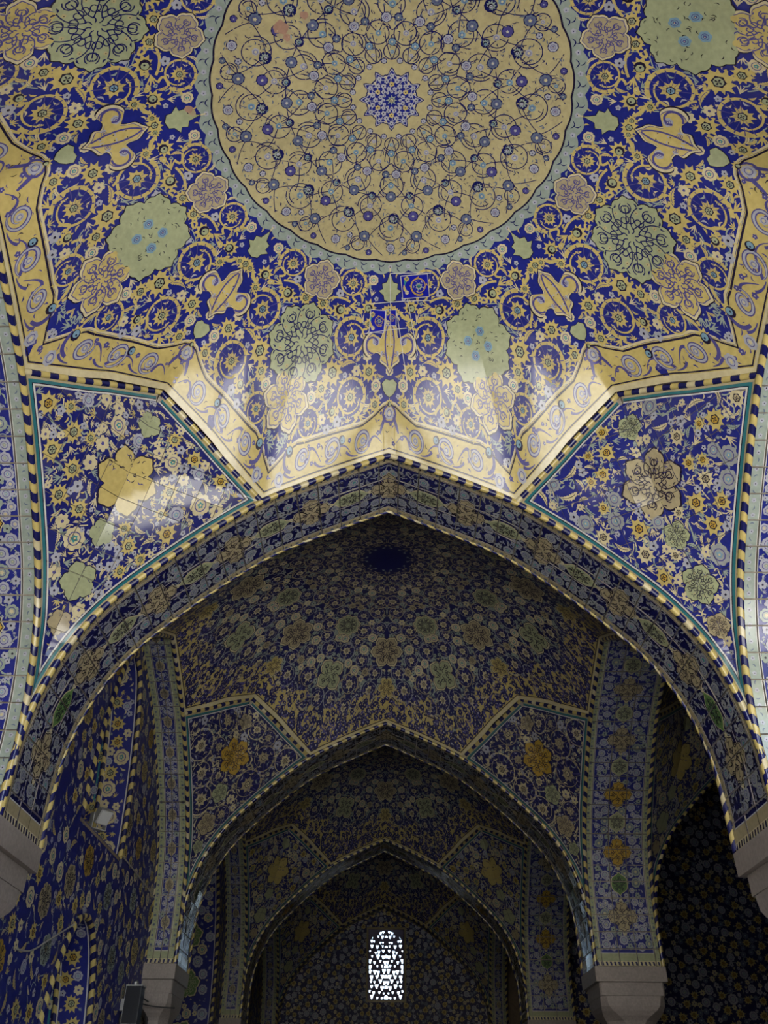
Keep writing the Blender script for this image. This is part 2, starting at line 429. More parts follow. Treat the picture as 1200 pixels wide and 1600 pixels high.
# ------------------------------------------------------------------ DOME
CPK = [1.010, .965, .945, .893]
def dome_z(x, y):
    r = np.hypot(x, y)+1e-9; phi = np.arctan2(x, y); k = np.round(phi/(np.pi/4)); m = phi-k*np.pi/4
    rb = A_/np.cos(m); t = np.abs(A_*np.tan(m))
    zs = z_at_x(t); zc = np.interp(t, [0, .10, .13, XK], CPK)
    zb = np.where(k % 2 == 0, zs, zc)
    base = lambda q: APEX_D-1.037*q**2.445
    q = r/rb; w = np.clip((q-.6)/.4, 0, 1.1)**2
    return base(r)+(zb-base(rb))*w
def dome_map(x, y):
    r = np.hypot(x, y)+1e-9; phi = np.arctan2(x, y); k = np.round(phi/(np.pi/4)); rb = A_/np.cos(phi-k*np.pi/4)
    f = np.minimum(1, rb*1.0002/r); x, y = x*f, y*f
    return np.stack([x, y, dome_z(x, y)], 1)
def pol(r, deg): a = math.radians(deg); return np.array([r*math.sin(a), r*math.cos(a)])
def band_in(phi):  # inner edge of the yellow border, phi rad array
    k = np.round(phi/(np.pi/4)); m = phi-k*np.pi/4; am = np.abs(m)/(np.pi/8)
    rb = A_/np.cos(m)
    dep = .047-.020*np.clip((am-.84)/.16, 0, 1)+.020*np.clip(1-am/.20, 0, 1)**.7+.0022*np.abs(np.sin(am*24))*((am < .25)|(am > .8))
    return rb-dep
def eight(D, proto, r, s, rot=0.0, dl=0, only=None):
    for k in range(8):
        if only is not None and k not in only: continue
        a = 45*k; D.stamp(proto, pol(r, a), s, math.radians(90-a)+rot, False, dl)
def sixteen(D, proto, r, ph, s, rot=0.0, dl=0):
    for k in range(8):
        D.stamp(proto, pol(r, 45*k+ph), s, math.radians(90-45*k-ph)+rot, False, dl)
        D.stamp(proto, pol(r, 45*k-ph), s, math.radians(90-45*k+ph)-rot, True, dl)

def put(D, fn, name, parent, z0, lmax=.035, flip=1.0, lift0=0.0, kind=None, label=None):
    t, c, l = subdivide(*D.arrays(), lmax)
    V, N = wrap(fn, t, l, flip, lift0)
    o = mesh_obj(name, V, c, parent, z0, N)
    if o is not None: tag(o, label, kind=kind)
    return o

def polar_surface(r0, r1, col, lay, n=96, m=6):
    """ring between radius functions r0, r1 of phi"""
    ph = np.linspace(0, 2*np.pi, n+1); a, b = r0(ph), r1(ph); out = []
    for i in range(m):
        q0 = a+(b-a)*i/m; q1 = a+(b-a)*(i+1)/m
        P = np.stack([q0*np.sin(ph), q0*np.cos(ph)], 1); Q = np.stack([q1*np.sin(ph), q1*np.cos(ph)], 1)
        out.append(np.concatenate([np.stack([P[:-1], Q[:-1], Q[1:]], 1), np.stack([P[:-1], Q[1:], P[1:]], 1)]))
    return [(np.concatenate(out), col, lay)]
def oct_r(ph): k = np.round(ph/(np.pi/4)); return A_/np.cos(ph-k*np.pi/4)

def build_dome(first=True):
    z0 = ZK; root = empty('tiled_dome')
    fl = -1.0    # normal downwards
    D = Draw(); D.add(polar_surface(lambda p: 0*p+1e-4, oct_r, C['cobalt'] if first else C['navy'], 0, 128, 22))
    put(D, dome_map, 'shell', root, z0, .06, fl)
    # ---- border band
    D = Draw(); D.add(polar_surface(band_in, oct_r, C['yellow'], 1, 256, 3))
    if not first:
        gg = np.random.default_rng(8)
        for k in range(26):
            p_ = gg.uniform(0, math.pi/4); r_ = float(band_in(np.array([p_]))[0])-gg.uniform(-.01, .022)
            for kk in range(8): D.stamp(fan(lobed(5, .3), C['yellow'], 2.2), pol(r_, math.degrees(p_)+45*kk), gg.uniform(.010, .017), k)
            for kk in range(8): D.stamp(small(6, 'navy', 'paleyellow'), pol(r_, math.degrees(p_)+45*kk), .007, k, dl=1.2)
    D.add(polar_surface(lambda p: band_in(p)-.0035, lambda p: band_in(p)-.0005, C['cream'], 1, 256, 1))
    D.add(polar_surface(lambda p: band_in(p)+.001, lambda p: band_in(p)+.0035, C['dark'], 2, 256, 1))
    D.add(polar_surface(lambda p: oct_r(p)-.0098, lambda p: oct_r(p)-.0082, C['dark'], 2, 256, 1))
    D.add(polar_surface(lambda p: oct_r(p)-.0072, lambda p: oct_r(p)-.0000, C['cream'], 2, 256, 1))
    if first:
        def bp(q, dep): m = np.arctan(np.asarray(q)/A_); r = A_/np.cos(m)-dep; return r, m
        def bandline(q, dep, w, col, lay, sg):
            r, m = bp(q, dep); P = np.stack([sg*r*np.sin(m), r*np.cos(m)], 1); one = ribbon(P, w, col, lay)
            for k in range(8): D.add(xf(one, (0, 0), 1, math.radians(-45*k)))
        for sg in (1, -1):
            for q0, d0, r0, a0, tn in ((.050, .027, .0150, 3.9, 1.35), (.108, .027, .0155, -1.0, -1.35), (.162, .029, .0130, 2.6, 1.3)):
                t = np.linspace(0, 1, 34); aa = a0+tn*2*np.pi*t; rr = r0*(1-.58*t**1.2)
                q, dd = q0+rr*np.cos(aa), d0+rr*.92*np.sin(aa); w = .0012+.0042*np.sin(np.pi*np.clip(t*1.1, 0, 1))**.8
                bandline(q, dd, w, C['violet'], 2.2, sg); bandline(q, dd, w*.50, C['lilac'], 3.0, sg)
                ww = bez((q[0], dd[0]), (q0-.018, .040), (q0-.036, .018), 10); bandline(ww[:, 0], ww[:, 1], np.linspace(.0042, .0008, 10), C['violet'], 2.2, sg)
                ww = bez((q0+.008, .012), (q0+.022, .012), (q0+.030, .020), 8); bandline(ww[:, 0], ww[:, 1], np.linspace(.0010, .0036, 8), C['violet'], 2.2, sg)
                r_, m_ = bp(q0, d0)
                for k in range(8):
                    D.stamp(rosette(7, 'lilac', 'cream'), pol(float(r_), 45*k+sg*math.degrees(float(m_))), .0048, dl=1)
            ww = bez((.180, .018), (.200, .024), (.196, .044), 10); bandline(ww[:, 0], ww[:, 1], .0034+.0015*np.sin(np.linspace(0, 3.1, 10)), C['violet'], 2.2, sg)
            ww = bez((.018, .030), (.012, .045), (.002, .060), 10); bandline(ww[:, 0], ww[:, 1], .0040*np.sin(np.linspace(.4, 3.0, 10))+.001, C['violet'], 2.2, sg)
        eight(D, rosette(8, 'lilac', 'cream'), .482, .0085, dl=1)
        eight(D, xf(ring(.75, 1.0, 12, C['violet'], 2), (0, 0)), .482, .013)
        for k in range(8):
            for s_ in (1, -1): D.stamp(rosette(7, 'lilac', 'cream'), pol(.556, 45*k+s_*20.4), .0078, dl=1)
    g = np.random.default_rng(3)
    for k in range(300 if first else 480):
        p_ = g.uniform(0, math.pi/4)
        rb = float(oct_r(np.array([p_]))[0]); bi = float(band_in(np.array([p_]))[0])
        if not first: bi -= .02
        r = g.uniform(bi+.006, rb-.014)
        if not first: r = rb-.014-(rb-.014-bi)*g.random()**1.3*1.25
        pr = [leaf(C['violet'], .25, 2, .4), small(5, 'violet', 'lilac'), leaf(C['dark'], .2, 2, .5), leaf(C['violet'], .25, 2, .3)][g.integers(4)] if first else [small(6, 'navy', 'lilac'), small(5, 'navy', 'paleyellow'), leaf(C['navy'], .35, 2.6, .5), leaf(C['violet'], .3, 2.6, .3)][g.integers(4)]
        if k % 4 == 0 or not first:
            for kk in range(8): D.stamp(pr, pol(r, math.degrees(p_)+45*kk), g.uniform(.0022, .0042) if first else g.uniform(.004, .0085), g.uniform(0, 6))
    put(D, dome_map, 'border_band', root, z0, .03, fl, kind='stuff')
    # ---- crown disc
    if first:
        rd = .256
        D = Draw()
        D.add(polar_surface(lambda p: 0*p+rd-.004, lambda p: .2745+.006*np.abs(np.sin(p*28)), C['sage'], 1, 448, 2))
        for k in range(56):
            a = k*360/56; D.stamp(small(5, 'lilac', 'navy'), pol(.2685, a), .0042, dl=0)
            D.stamp(leaf(C['navy'], .16, 2, .7), pol(.263, a+3.2), .0065, math.radians(-a)); D.stamp(leaf(C['navy'], .2, 2, .5), pol(.272, a+3.2), .005, math.radians(60-a))
        put(D, dome_map, 'scalloped_rim', root, z0, .03, fl, label='pale green scalloped rim round the yellow disc')
        D = Draw(); D.add(polar_surface(lambda p: 0*p+1e-4, lambda p: rd+.003*np.abs(np.cos(p*16)), C['paleyellow'], 2, 256, 8))
        D.add(polar_surface(lambda p: rd+.003*np.abs(np.cos(p*16)), lambda p: rd+.0025+.003*np.abs(np.cos(p*16)), C['dark'], 3, 256, 1))
        lw = .0019
        lw = .0015
        def line(pts, w=lw): return ribbon(pts, w, C['navy'], 3)
        for k in range(16):
            a = 22.5*k; ra = math.radians(90-a)
            for r, s, off, turn in ((.070, .0125, 0, .95), (.098, .018, 11.25, 1.0), (.136, .021, 0, .95), (.172, .020, 11.25, 1.0), (.205, .022, 0, .95), (.236, .0125, 9, 1.0)):
                fl_ = k % 2 == 0
                sp = ribbon(spiral_pts(1.2, 1, .72, 26), lw/s, C['navy'], 3)
                D.stamp(sp, pol(r, a+off), s, ra+1.2, fl_)
                D.stamp(rosette(6, 'lilac' if k % 2 else 'sky', 'cream'), pol(r, a+off), s*.24, 0, dl=2)
                for q in range(6):
                    b = q*1.26+k; D.stamp(leaf(C['slate'] if q % 2 else C['navy'], .3, 4, .4), pol(r, a+off)+.55*s*np.array([math.cos(b), math.sin(b)]), s*.14, b)
            for r, off, s, pr in ((.058, 11.25, .0045, small(6, 'lilac', 'violet')), (.084, 0, .0058, rosette(7, 'sky', 'cream')), (.118, 4, .0075, rosette(7, 'lilac', 'violet')), (.118, 18.5, .006, small(6, 'slate', 'cream')),
                                  (.154, 0, .0085, rosette(9, 'slate', 'lilac')), (.155, 11.25, .0065, palmette('sage', 'sky')), (.189, 11.25, .0085, rosette(8, 'violet', 'lilac')), (.190, 1.5, .009, palmette('sage', 'lilac')),
                                  (.222, 11.25, .009, rosette(8, 'slate', 'cream')), (.225, 5, .005, small(5, 'lilac', 'navy')), (.238, 0, .0075, rosette(7, 'lilac', 'violet')), (.246, 5.5, .0048, small(5, 'slate', 'cream')), (.247, 14, .0052, small(6, 'violet', 'lilac'))):
                s *= .88; D.stamp(fan(circle(1.17, 10), C['navy'], 3), pol(r, a+off), s); D.stamp(pr, pol(r, a+off), s, ra, dl=2)
            for sg in (1, -1):
                for (r0, o0, r1, o1, b) in ((.058, 0, .098, 6, 3), (.098, 11.25, .136, 5, -4), (.130, 0, .172, 10, 4), (.172, 11.25, .205, 3, -3), (.19, 0, .236, 10, 5), (.215, 11.25, .25, 3, 2), (.10, 0, .118, 9, 2), (.155, 2, .155, 9.5, 0)):
                    D.add(line(bez(pol(r0, a+sg*o0), pol((r0+r1)/2, a+sg*((o0+o1)/2+b)), pol(r1, a+sg*o1), 9), lw*.85))
        g = np.random.default_rng(11)
        for k in range(2600):
            r, a = .05+.2*math.sqrt(g.random()), g.uniform(0, 360)
            D.stamp([leaf(C['navy'], .25, 3.3, .4), leaf(C['slate'], .35, 3.3, .3), leaf(C['beige'], .4, 3.3, .3)][g.integers(3)], pol(r, a), g.uniform(.0018, .0038), g.uniform(0, 6))
        put(D, dome_map, 'crown_disc', root, z0, .03, fl, label='yellow crown disc covered in fine dark vine scrolls')
        D = Draw(); n = 12
        k = np.arange(96); a = k/96*2*np.pi; rr = .0385+.0045*np.cos(12*a)+.0020*np.cos(24*a)
        o = np.stack([rr*np.sin(a), rr*np.cos(a)], 1)
        D.add(fan(o*1.07, C['navy'], 4)); D.add(fan(o*1.02, C['lilac'], 4.5)); D.add(fan(o*.97, C['cobalt'], 5))
        for k in range(12):
            a = 30*k
            for r, off, s, pr in ((.036, 0, .0040, SM_L), (.029, 15, .0042, small(6, 'lilac', 'navy')), (.0235, 0, .0042, small(6, 'yellow', 'dark') if k % 2 == 0 else SM_L), (.017, 15, .0036, SM_L), (.0125, 0, .0026, SM_L), (.0345, 15, .0022, SM_C)):
                D.stamp(pr, pol(r, a+off), s, 0, dl=4)
            D.add(ribbon(bez(pol(.010, a), pol(.022, a+12), pol(.034, a), 7), .0010, C['lilac'], 6)); D.add(ribbon(bez(pol(.034, a), pol(.028, a+8), pol(.034, a+30), 7), .0010, C['lilac'], 6))
        D.stamp(spiky(8, 'sage', 'cream', .55), (0, 0), .0085, dl=5)
        put(D, dome_map, 'centre_rosette', root, z0, .02, fl, label='dark blue twelve-pointed rosette at the crown')
    # ---- medallions
    kinds = {0: 1, 1: 0, 2: 1, 5: 0, 6: 1, 7: 0, 3: 0, 4: 1}
    for k in range(8):
        if first:
            D = Draw(); D.stamp(medal_green(kinds[k]), pol(.4015, 22.5+45*k), .056, math.radians(90-22.5-45*k)+math.pi/8)
            put(D, dome_map, 'green_medallion', root, z0, .03, fl, lift0=.0004)
            D = Draw(); D.stamp(blob('beige', 5, .16, 'violet'), pol(.306, 22.5+45*k), .031, math.radians(90-22.5-45*k))
            put(D, dome_map, 'beige_medallion', root, z0, .03, fl, lift0=.0004)
            D = Draw(); D.stamp(blob('yellow', 6, .24, 'violet'), pol(.474, 22.5+45*k), .038, math.radians(90-22.5-45*k))
            put(D, dome_map, 'yellow_medallion', root, z0, .03, fl, lift0=.0004)
            D = Draw(); a = math.radians(90-45*k)
            half = np.array([(1.05, .0), (.80, .16), (.62, .42), (.40, .40), (.30, .62), (.42, .92), (.18, 1.12), (-.16, 1.10), (-.40, .86), (-.30, .62), (-.12, .66), (-.08, .50), (-.28, .34), (-.62, .30), (-.82, .12), (-1.0, 0)])
            half = smooth_path(half, 4); full = np.concatenate([half, half[::-1][1:-1]*np.array([1, -1])])
            D.stamp(fan(full*1.07, C['dark'], 2), pol(.386, 45*k), .040, a); D.stamp(fan(full*1.02, C['cream'], 2.6), pol(.386, 45*k), .040, a)
            D.stamp(fan(full*.93, C['violet'], 3.2), pol(.386, 45*k), .040, a); D.stamp(fan(full*.90, C['yellow'], 3.8), pol(.386, 45*k), .040, a)
            for q in (1, -1):
                for e, (x, y) in enumerate(((.35, .25), (-.1, .6), (-.3, .12), (.1, .1), (.5, .12))):
                    D.stamp(rosette(6, 'lilac', 'violet') if e < 2 else SM_L, pol(.386, 45*k)+.040*np.array([math.cos(a)*x-math.sin(a)*y*q, math.sin(a)*x+math.cos(a)*y*q]), .0065 if e < 2 else .004, 0, dl=2)
                D.stamp(xf(ribbon(spiral_pts(.8, .33, .15, 14)+np.array([-.0, .72]), .07, C['violet'], 4.6), (0, 0), 1, 0, q < 0), pol(.386, 45*k), .040, a)
                D.stamp(xf(ribbon(bez((-.8, .02), (-.2, .35), (.8, .08), 9), .06, C['violet'], 4.6), (0, 0), 1, 0, q < 0), pol(.386, 45*k), .040, a)
            put(D, dome_map, 'split_leaf_medallion', root, z0, .03, fl, lift0=.0004)
        else:
            for r, off, s, pr, nm in ((.36, 0, .045, blob('beige', 6, .2, 'dark'), 'beige_medallion'), (.43, 22.5, .038, blob('green', 4, .26, 'dark'), 'green_medallion'), (.29, 22.5, .035, blob('green', 8, .12, 'dark'), 'green_medallion'), (.455, 0, .026, blob('yellow', 6, .25, 'dark'), 'yellow_medallion')):
                D = Draw(); D.stamp(pr, pol(r, off+45*k), s, math.radians(90-off-45*k)); put(D, dome_map, nm, root, z0, .03, fl, lift0=.0004)
    # ---- flowers of the blue field, mirrored sixteen times
    D = Draw()
    tan225 = math.tan(math.pi/8)
    def ins(X, Y, R):     # wedge x>=0, x <= y tan 22.5
        r = np.hypot(X, Y); ph = np.arctan2(X, Y); lim = band_in(np.abs(ph))
        lo = .279 if first else .05
        return (X > R*.55) & ((Y*tan225-X)*math.cos(math.pi/8) > R*.55) & (r > lo+R*.5) & (r < lim-R*(.75 if first else .2))
    F = Field(ins, (0, .23, .05 if not first else .25, .58), 5 if first else 9)
    place = []
    if first:
        sc = scroll(); sc2 = scroll('yellow', spiky(9, 'yellow', 'sky'))
        fixed = [(sc, .300, 12.2, .0225, 1.0), (sc2, .380, 10.2, .0285, 2.6), (sc, .458, 8.8, .0260, .4), (sc2, .494, 17.0, .0190, 1.2),
                 (PM_Y, .343, 14.6, .0165, 0), (SP_Y, .430, 13.6, .0190, 0), (SP_Y, .425, 5.0, .0150, 0), (PM_Y, .335, 6.3, .0150, 3), (SP_Y, .468, 3.2, .0120, 0), (PM_G, .508, 9.6, .0125, 0), (SP_Y, .340, 19.9, .0125, 2), (SP_Y, .452, 15.5, .0125, 0), (PM_G, .527, 19.5, .0135, 2)]
        for pr, r, ph, s, rot in fixed:
            sixteen(D, pr, r, ph, s, rot); x, y = pol(r, ph); F.block(x, y, s); place.append((x, y, s))
        eight(D, diamond(), .306, .024, math.pi); eight(D, heart(), .4455, .0155)
        for r, ph, s in ((.306, 0, .026), (.4455, 0, .016), (.386, 0, .040), (.4015, 22.5, .055), (.306, 22.5, .032), (.474, 22.5, .035)):
            x, y = pol(r, ph); F.block(x, y, s)
        eight(D, SP_Y, .338, .0125); eight(D, PM_Y, .470, .0080, math.pi); eight(D, RO_C, .425, .0070)
    protos = {'a': [SP_Y, PM_Y, SP_Y, RO_C, SZ_Y], 'b': [SZ_Y, RO_C, TU_Y, SP_Y, WI_Y, SZ_C], 'c': [SZ_C, SZ_Y, WI_C, WI_S, TU_Y, SM_L, SM_C], 'd': [LF_C, LF_S, LF_Y, LF_Y, SM_L, WI_C]}
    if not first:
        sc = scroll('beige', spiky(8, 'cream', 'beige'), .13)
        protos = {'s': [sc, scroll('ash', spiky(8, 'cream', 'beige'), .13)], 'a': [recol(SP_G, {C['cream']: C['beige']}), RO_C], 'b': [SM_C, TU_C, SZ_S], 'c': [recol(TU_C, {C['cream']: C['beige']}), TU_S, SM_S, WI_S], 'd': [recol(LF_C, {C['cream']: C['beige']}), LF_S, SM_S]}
        for r, ph, s in ((.36, 0, .045), (.43, 22.5, .035), (.29, 22.5, .033), (.455, 0, .022)):
            x, y = pol(r, ph); F.block(x, y, s)
        F.fill(.021, 500, 's', .92)
    spec = [('a', .0115, 500), ('b', .0085, 900), ('c', .0068, 1800), ('c', .0054, 2200), ('d', .0042, 2600)]
    for key, r, n in spec: F.fill(r, n, key, .86 if key in 'cd' else .92)
    g = np.random.default_rng(2)
    for x, y, r, key in F.items:
        if key is None: continue
        pr = protos[key][g.integers(len(protos[key]))]; rr, ph = math.hypot(x, y), math.degrees(math.atan2(x, y))
        sixteen(D, pr, rr, ph, r*1.10, g.uniform(0, 6.28))
        if key in 'abs' and g.random() < .9: place.append((x, y, r))
    E_ = Draw(); stems(E_, place, .085, .0034 if first else .0022, C['yellow'] if first else C['beige'], g, 1)
    small_pts = [(x, y, r) for x, y, r, k in F.items if k in ('b', 'c')]
    stems(E_, small_pts, .030, .0016, C['sage'], g, 1)
    for t, c, l in zip(E_.t, E_.c, E_.l):
        for k in range(8):
            for fl_ in (False, True): D.add(xf([(t, int(c[0]), float(l[0]))], (0, 0), 1, math.radians(-45*k), False) if not fl_ else xf([(t*np.array([-1, 1]), int(c[0]), float(l[0]))], (0, 0), 1, math.radians(-45*k)))
    put(D, dome_map, 'vine_scrollwork', root, z0, .04, fl, kind='stuff')
    if first:
        g = np.random.default_rng(4)
        for x, y, sx in ((-.151, -.109, .011), (-.119, -.124, .006), (-.145, -.095, .006), (-.29, -.012, .006)):
            D = Draw(); D.stamp(fan(polar(g.uniform(.7, 1.1, 9)), C['pink'], 5.2), (x, y), sx, g.uniform(0, 6)); D.stamp(fan(polar(g.uniform(.6, 1.0, 9)), C['beige'], 4.7), (x+.003, y+.006), sx*1.1, 0)
            put(D, dome_map, 'bare_patch', root, z0, .03, fl, label='small pinkish patch where the glaze is lost')
    if first:   # repaired patch of brighter glaze below the disc
        D = Draw()
        for (x, y, w_, h_, a) in ((.043, .297, .046, .036, -.12), (-.022, .352, .026, .034, .1), (.002, .347, .018, .024, 0)):
            q = np.array([(-w_/2, -h_/2), (w_/2, -h_/2), (w_/2, h_/2), (-w_/2, h_/2)]); D.stamp(fan(q, C['ultramarine'], 4), (x, y), 1, a)
            D.stamp(ribbon(np.concatenate([q, q[:1]]), .0012, C['white'], 8), (x, y), 1, a)
            D.stamp(scroll('gold', spiky(8, 'sage', 'turquoise')), (x+w_*.14, y), w_*.30, 1, dl=4)
            D.stamp(SM_C, (x-w_*.3, y+h_*.3), .0035, 1, dl=4); D.stamp(SP_Y, (x-w_*.32, y-h_*.3), .005, 1, dl=4)
            D.stamp(LF_Y, (x-w_*.32, y+.005), .008, 1, dl=4); D.stamp(recol(LF_S, {C['sage']: C['turquoise']}), (x-w_*.3, y-.006), .008, 2, dl=4)
        for p_, q_ in (((-.04, .326), (.07, .318)), ((.0, .278), (.002, .39)), ((.03, .318), (.050, .40)), ((-.045, .37), (.03, .362)), ((.012, .34), (.032, .44)), ((.0, .278), (.07, .275))):
            D.add(ribbon(bez(p_, (np.array(p_)+q_)/2, q_, 6), .0011, C['white'], 8))
        put(D, dome_map, 'repaired_tiles', root, z0, .03, fl, lift0=.0006, label='patch of brighter blue repaired tiles below the yellow disc')
    return root

# ------------------------------------------------------------------ rope moulding
def rope(path, outd, rad, blk, parent, z0, cols=('yellow', 'navy'), single=False, name='striped_moulding', extra=None, chev=.55):
    p = np.asarray(path, float); s = np.concatenate([[0], np.cumsum(np.linalg.norm(np.diff(p, axis=0), axis=1))])
    o = np.broadcast_to(np.asarray(outd, float), p.shape)
    n = max(2, int(round(s[-1]/blk)//2*2)); K = 8; g = np.random.default_rng(n)
    al = (np.arange(K)/K*2-1)*np.pi
    def ringpts(q):
        qq = np.clip(q+chev*blk*(np.cos(al)-.3)*.8, 0, s[-1])
        P = np.stack([np.interp(qq, s, p[:, i]) for i in range(3)], 1); O = np.stack([np.interp(qq, s, o[:, i]) for i in range(3)], 1)
        d = np.stack([np.interp(np.minimum(qq+.004, s[-1]), s, p[:, i])-np.interp(np.maximum(qq-.004, 0), s, p[:, i]) for i in range(3)], 1)
        d /= np.maximum(np.linalg.norm(d, axis=1, keepdims=True), 1e-9)
        O = O-d*(O*d).sum(1, keepdims=True); O /= np.linalg.norm(O, axis=1, keepdims=True)
        B = np.cross(d, O)
        N = O*np.cos(al)[:, None]+B*np.sin(al)[:, None]
        return P+N*rad, N
    allV, allC, allN = [], [], []
    core = empty(name, (0, 0, 0), 0, parent) if single else None
    for b in range(n):
        col = cols[b % 2]
        if extra and g.random() < .12 and b % 2 == 0: col = extra
        (P, N1), (Q, N2) = ringpts(s[-1]*b/n+.0002), ringpts(s[-1]*(b+1)/n-.0002)
        P2, Q2, M1, M2 = np.roll(P, -1, 0), np.roll(Q, -1, 0), np.roll(N1, -1, 0), np.roll(N2, -1, 0)
        V = np.concatenate([np.stack([P, Q, Q2], 1), np.stack([P, Q2, P2], 1)]).reshape(-1, 3)
        NN = np.concatenate([np.stack([N1, N2, M2], 1), np.stack([N1, M2, M1], 1)]).reshape(-1, 3)
        if single: mesh_obj('block', V, np.full(len(V)//3, C[col]), core, z0, NN)
        else: allV.append(V); allN.append(NN); allC.append(np.full(len(V)//3, C[col]))
    if not single: core = tag(mesh_obj(name, np.concatenate(allV), np.concatenate(allC), parent, z0, np.concatenate(allN)), kind='stuff')
    return core

# ------------------------------------------------------------------ ARCH (local x = span, y = thickness, z up)
def tile_out(D, fn, xs, ys, parent, z0, flip, joined=False, gap=.0012, seed=0, tilt=.02, lmax=.04, depth=.0035, name='tile', clampfn=None):
    t, c, l = D.arrays(); g = np.random.default_rng(seed); acc = []
    cells = cut_grid(t, c, l, xs, ys)
    xe = [t[:, :, 0].min()]+list(xs)+[t[:, :, 0].max()]; ye = [t[:, :, 1].min()]+list(ys)+[t[:, :, 1].max()]
    for (i, j), (tt, cc, ll) in cells.items():
        x0, x1, y0, y1 = xe[i], xe[i+1], ye[j], ye[j+1]; ctr = np.array([(x0+x1)/2, (y0+y1)/2])
        if min(x1-x0, y1-y0) < .004: continue
        sc = np.array([1-gap*2/(x1-x0), 1-gap*2/(y1-y0)])
        tt = ctr+(tt-ctr)*sc
        q = ctr+(np.array([(x0, y0), (x1, y0), (x1, y1), (x0, y1)])-ctr)*sc
        tt, cc, ll = subdivide(tt, cc, ll, lmax)
        off = g.uniform(0, .0012)
        V, N = wrap(fn, tt, ll, flip, off)
        # sides
        m = 2; ed = np.concatenate([q[k]+(q[(k+1) % 4]-q[k])*np.linspace(0, 1, m, endpoint=False)[:, None] for k in range(4)]); e2 = np.roll(ed, -1, 0)
        top, _ = wrap(fn, np.stack([ed, ed, ed], 1), np.zeros(len(ed)), flip, off); bot, _ = wrap(fn, np.stack([ed, ed, ed], 1), np.zeros(len(ed)), flip, -depth)
        top, bot = top[::3], bot[::3]; t2, b2 = np.roll(top, -1, 0), np.roll(bot, -1, 0)
        SV = np.concatenate([np.stack([top, bot, b2], 1), np.stack([top, b2, t2], 1)]).reshape(-1, 3)
        sn = np.cross(SV[1::3]-SV[0::3], SV[2::3]-SV[0::3]); sn /= np.maximum(np.linalg.norm(sn, axis=1, keepdims=True), 1e-12)
        N = N+g.normal(0, tilt, 3); N /= np.linalg.norm(N, axis=1, keepdims=True)
        V = np.concatenate([V, SV]); N = np.concatenate([N, np.repeat(sn, 3, 0)]); cc = np.concatenate([cc, np.full(len(SV)//3, C['grout'])])
        if joined: acc.append((V, cc, N))
        else: mesh_obj(name, V, cc, parent, z0, N)
    if joined and acc:
        return tag(mesh_obj('tiles', np.concatenate([a[0] for a in acc]), np.concatenate([a[1] for a in acc]), parent, z0, np.concatenate([a[2] for a in acc])), kind='stuff')

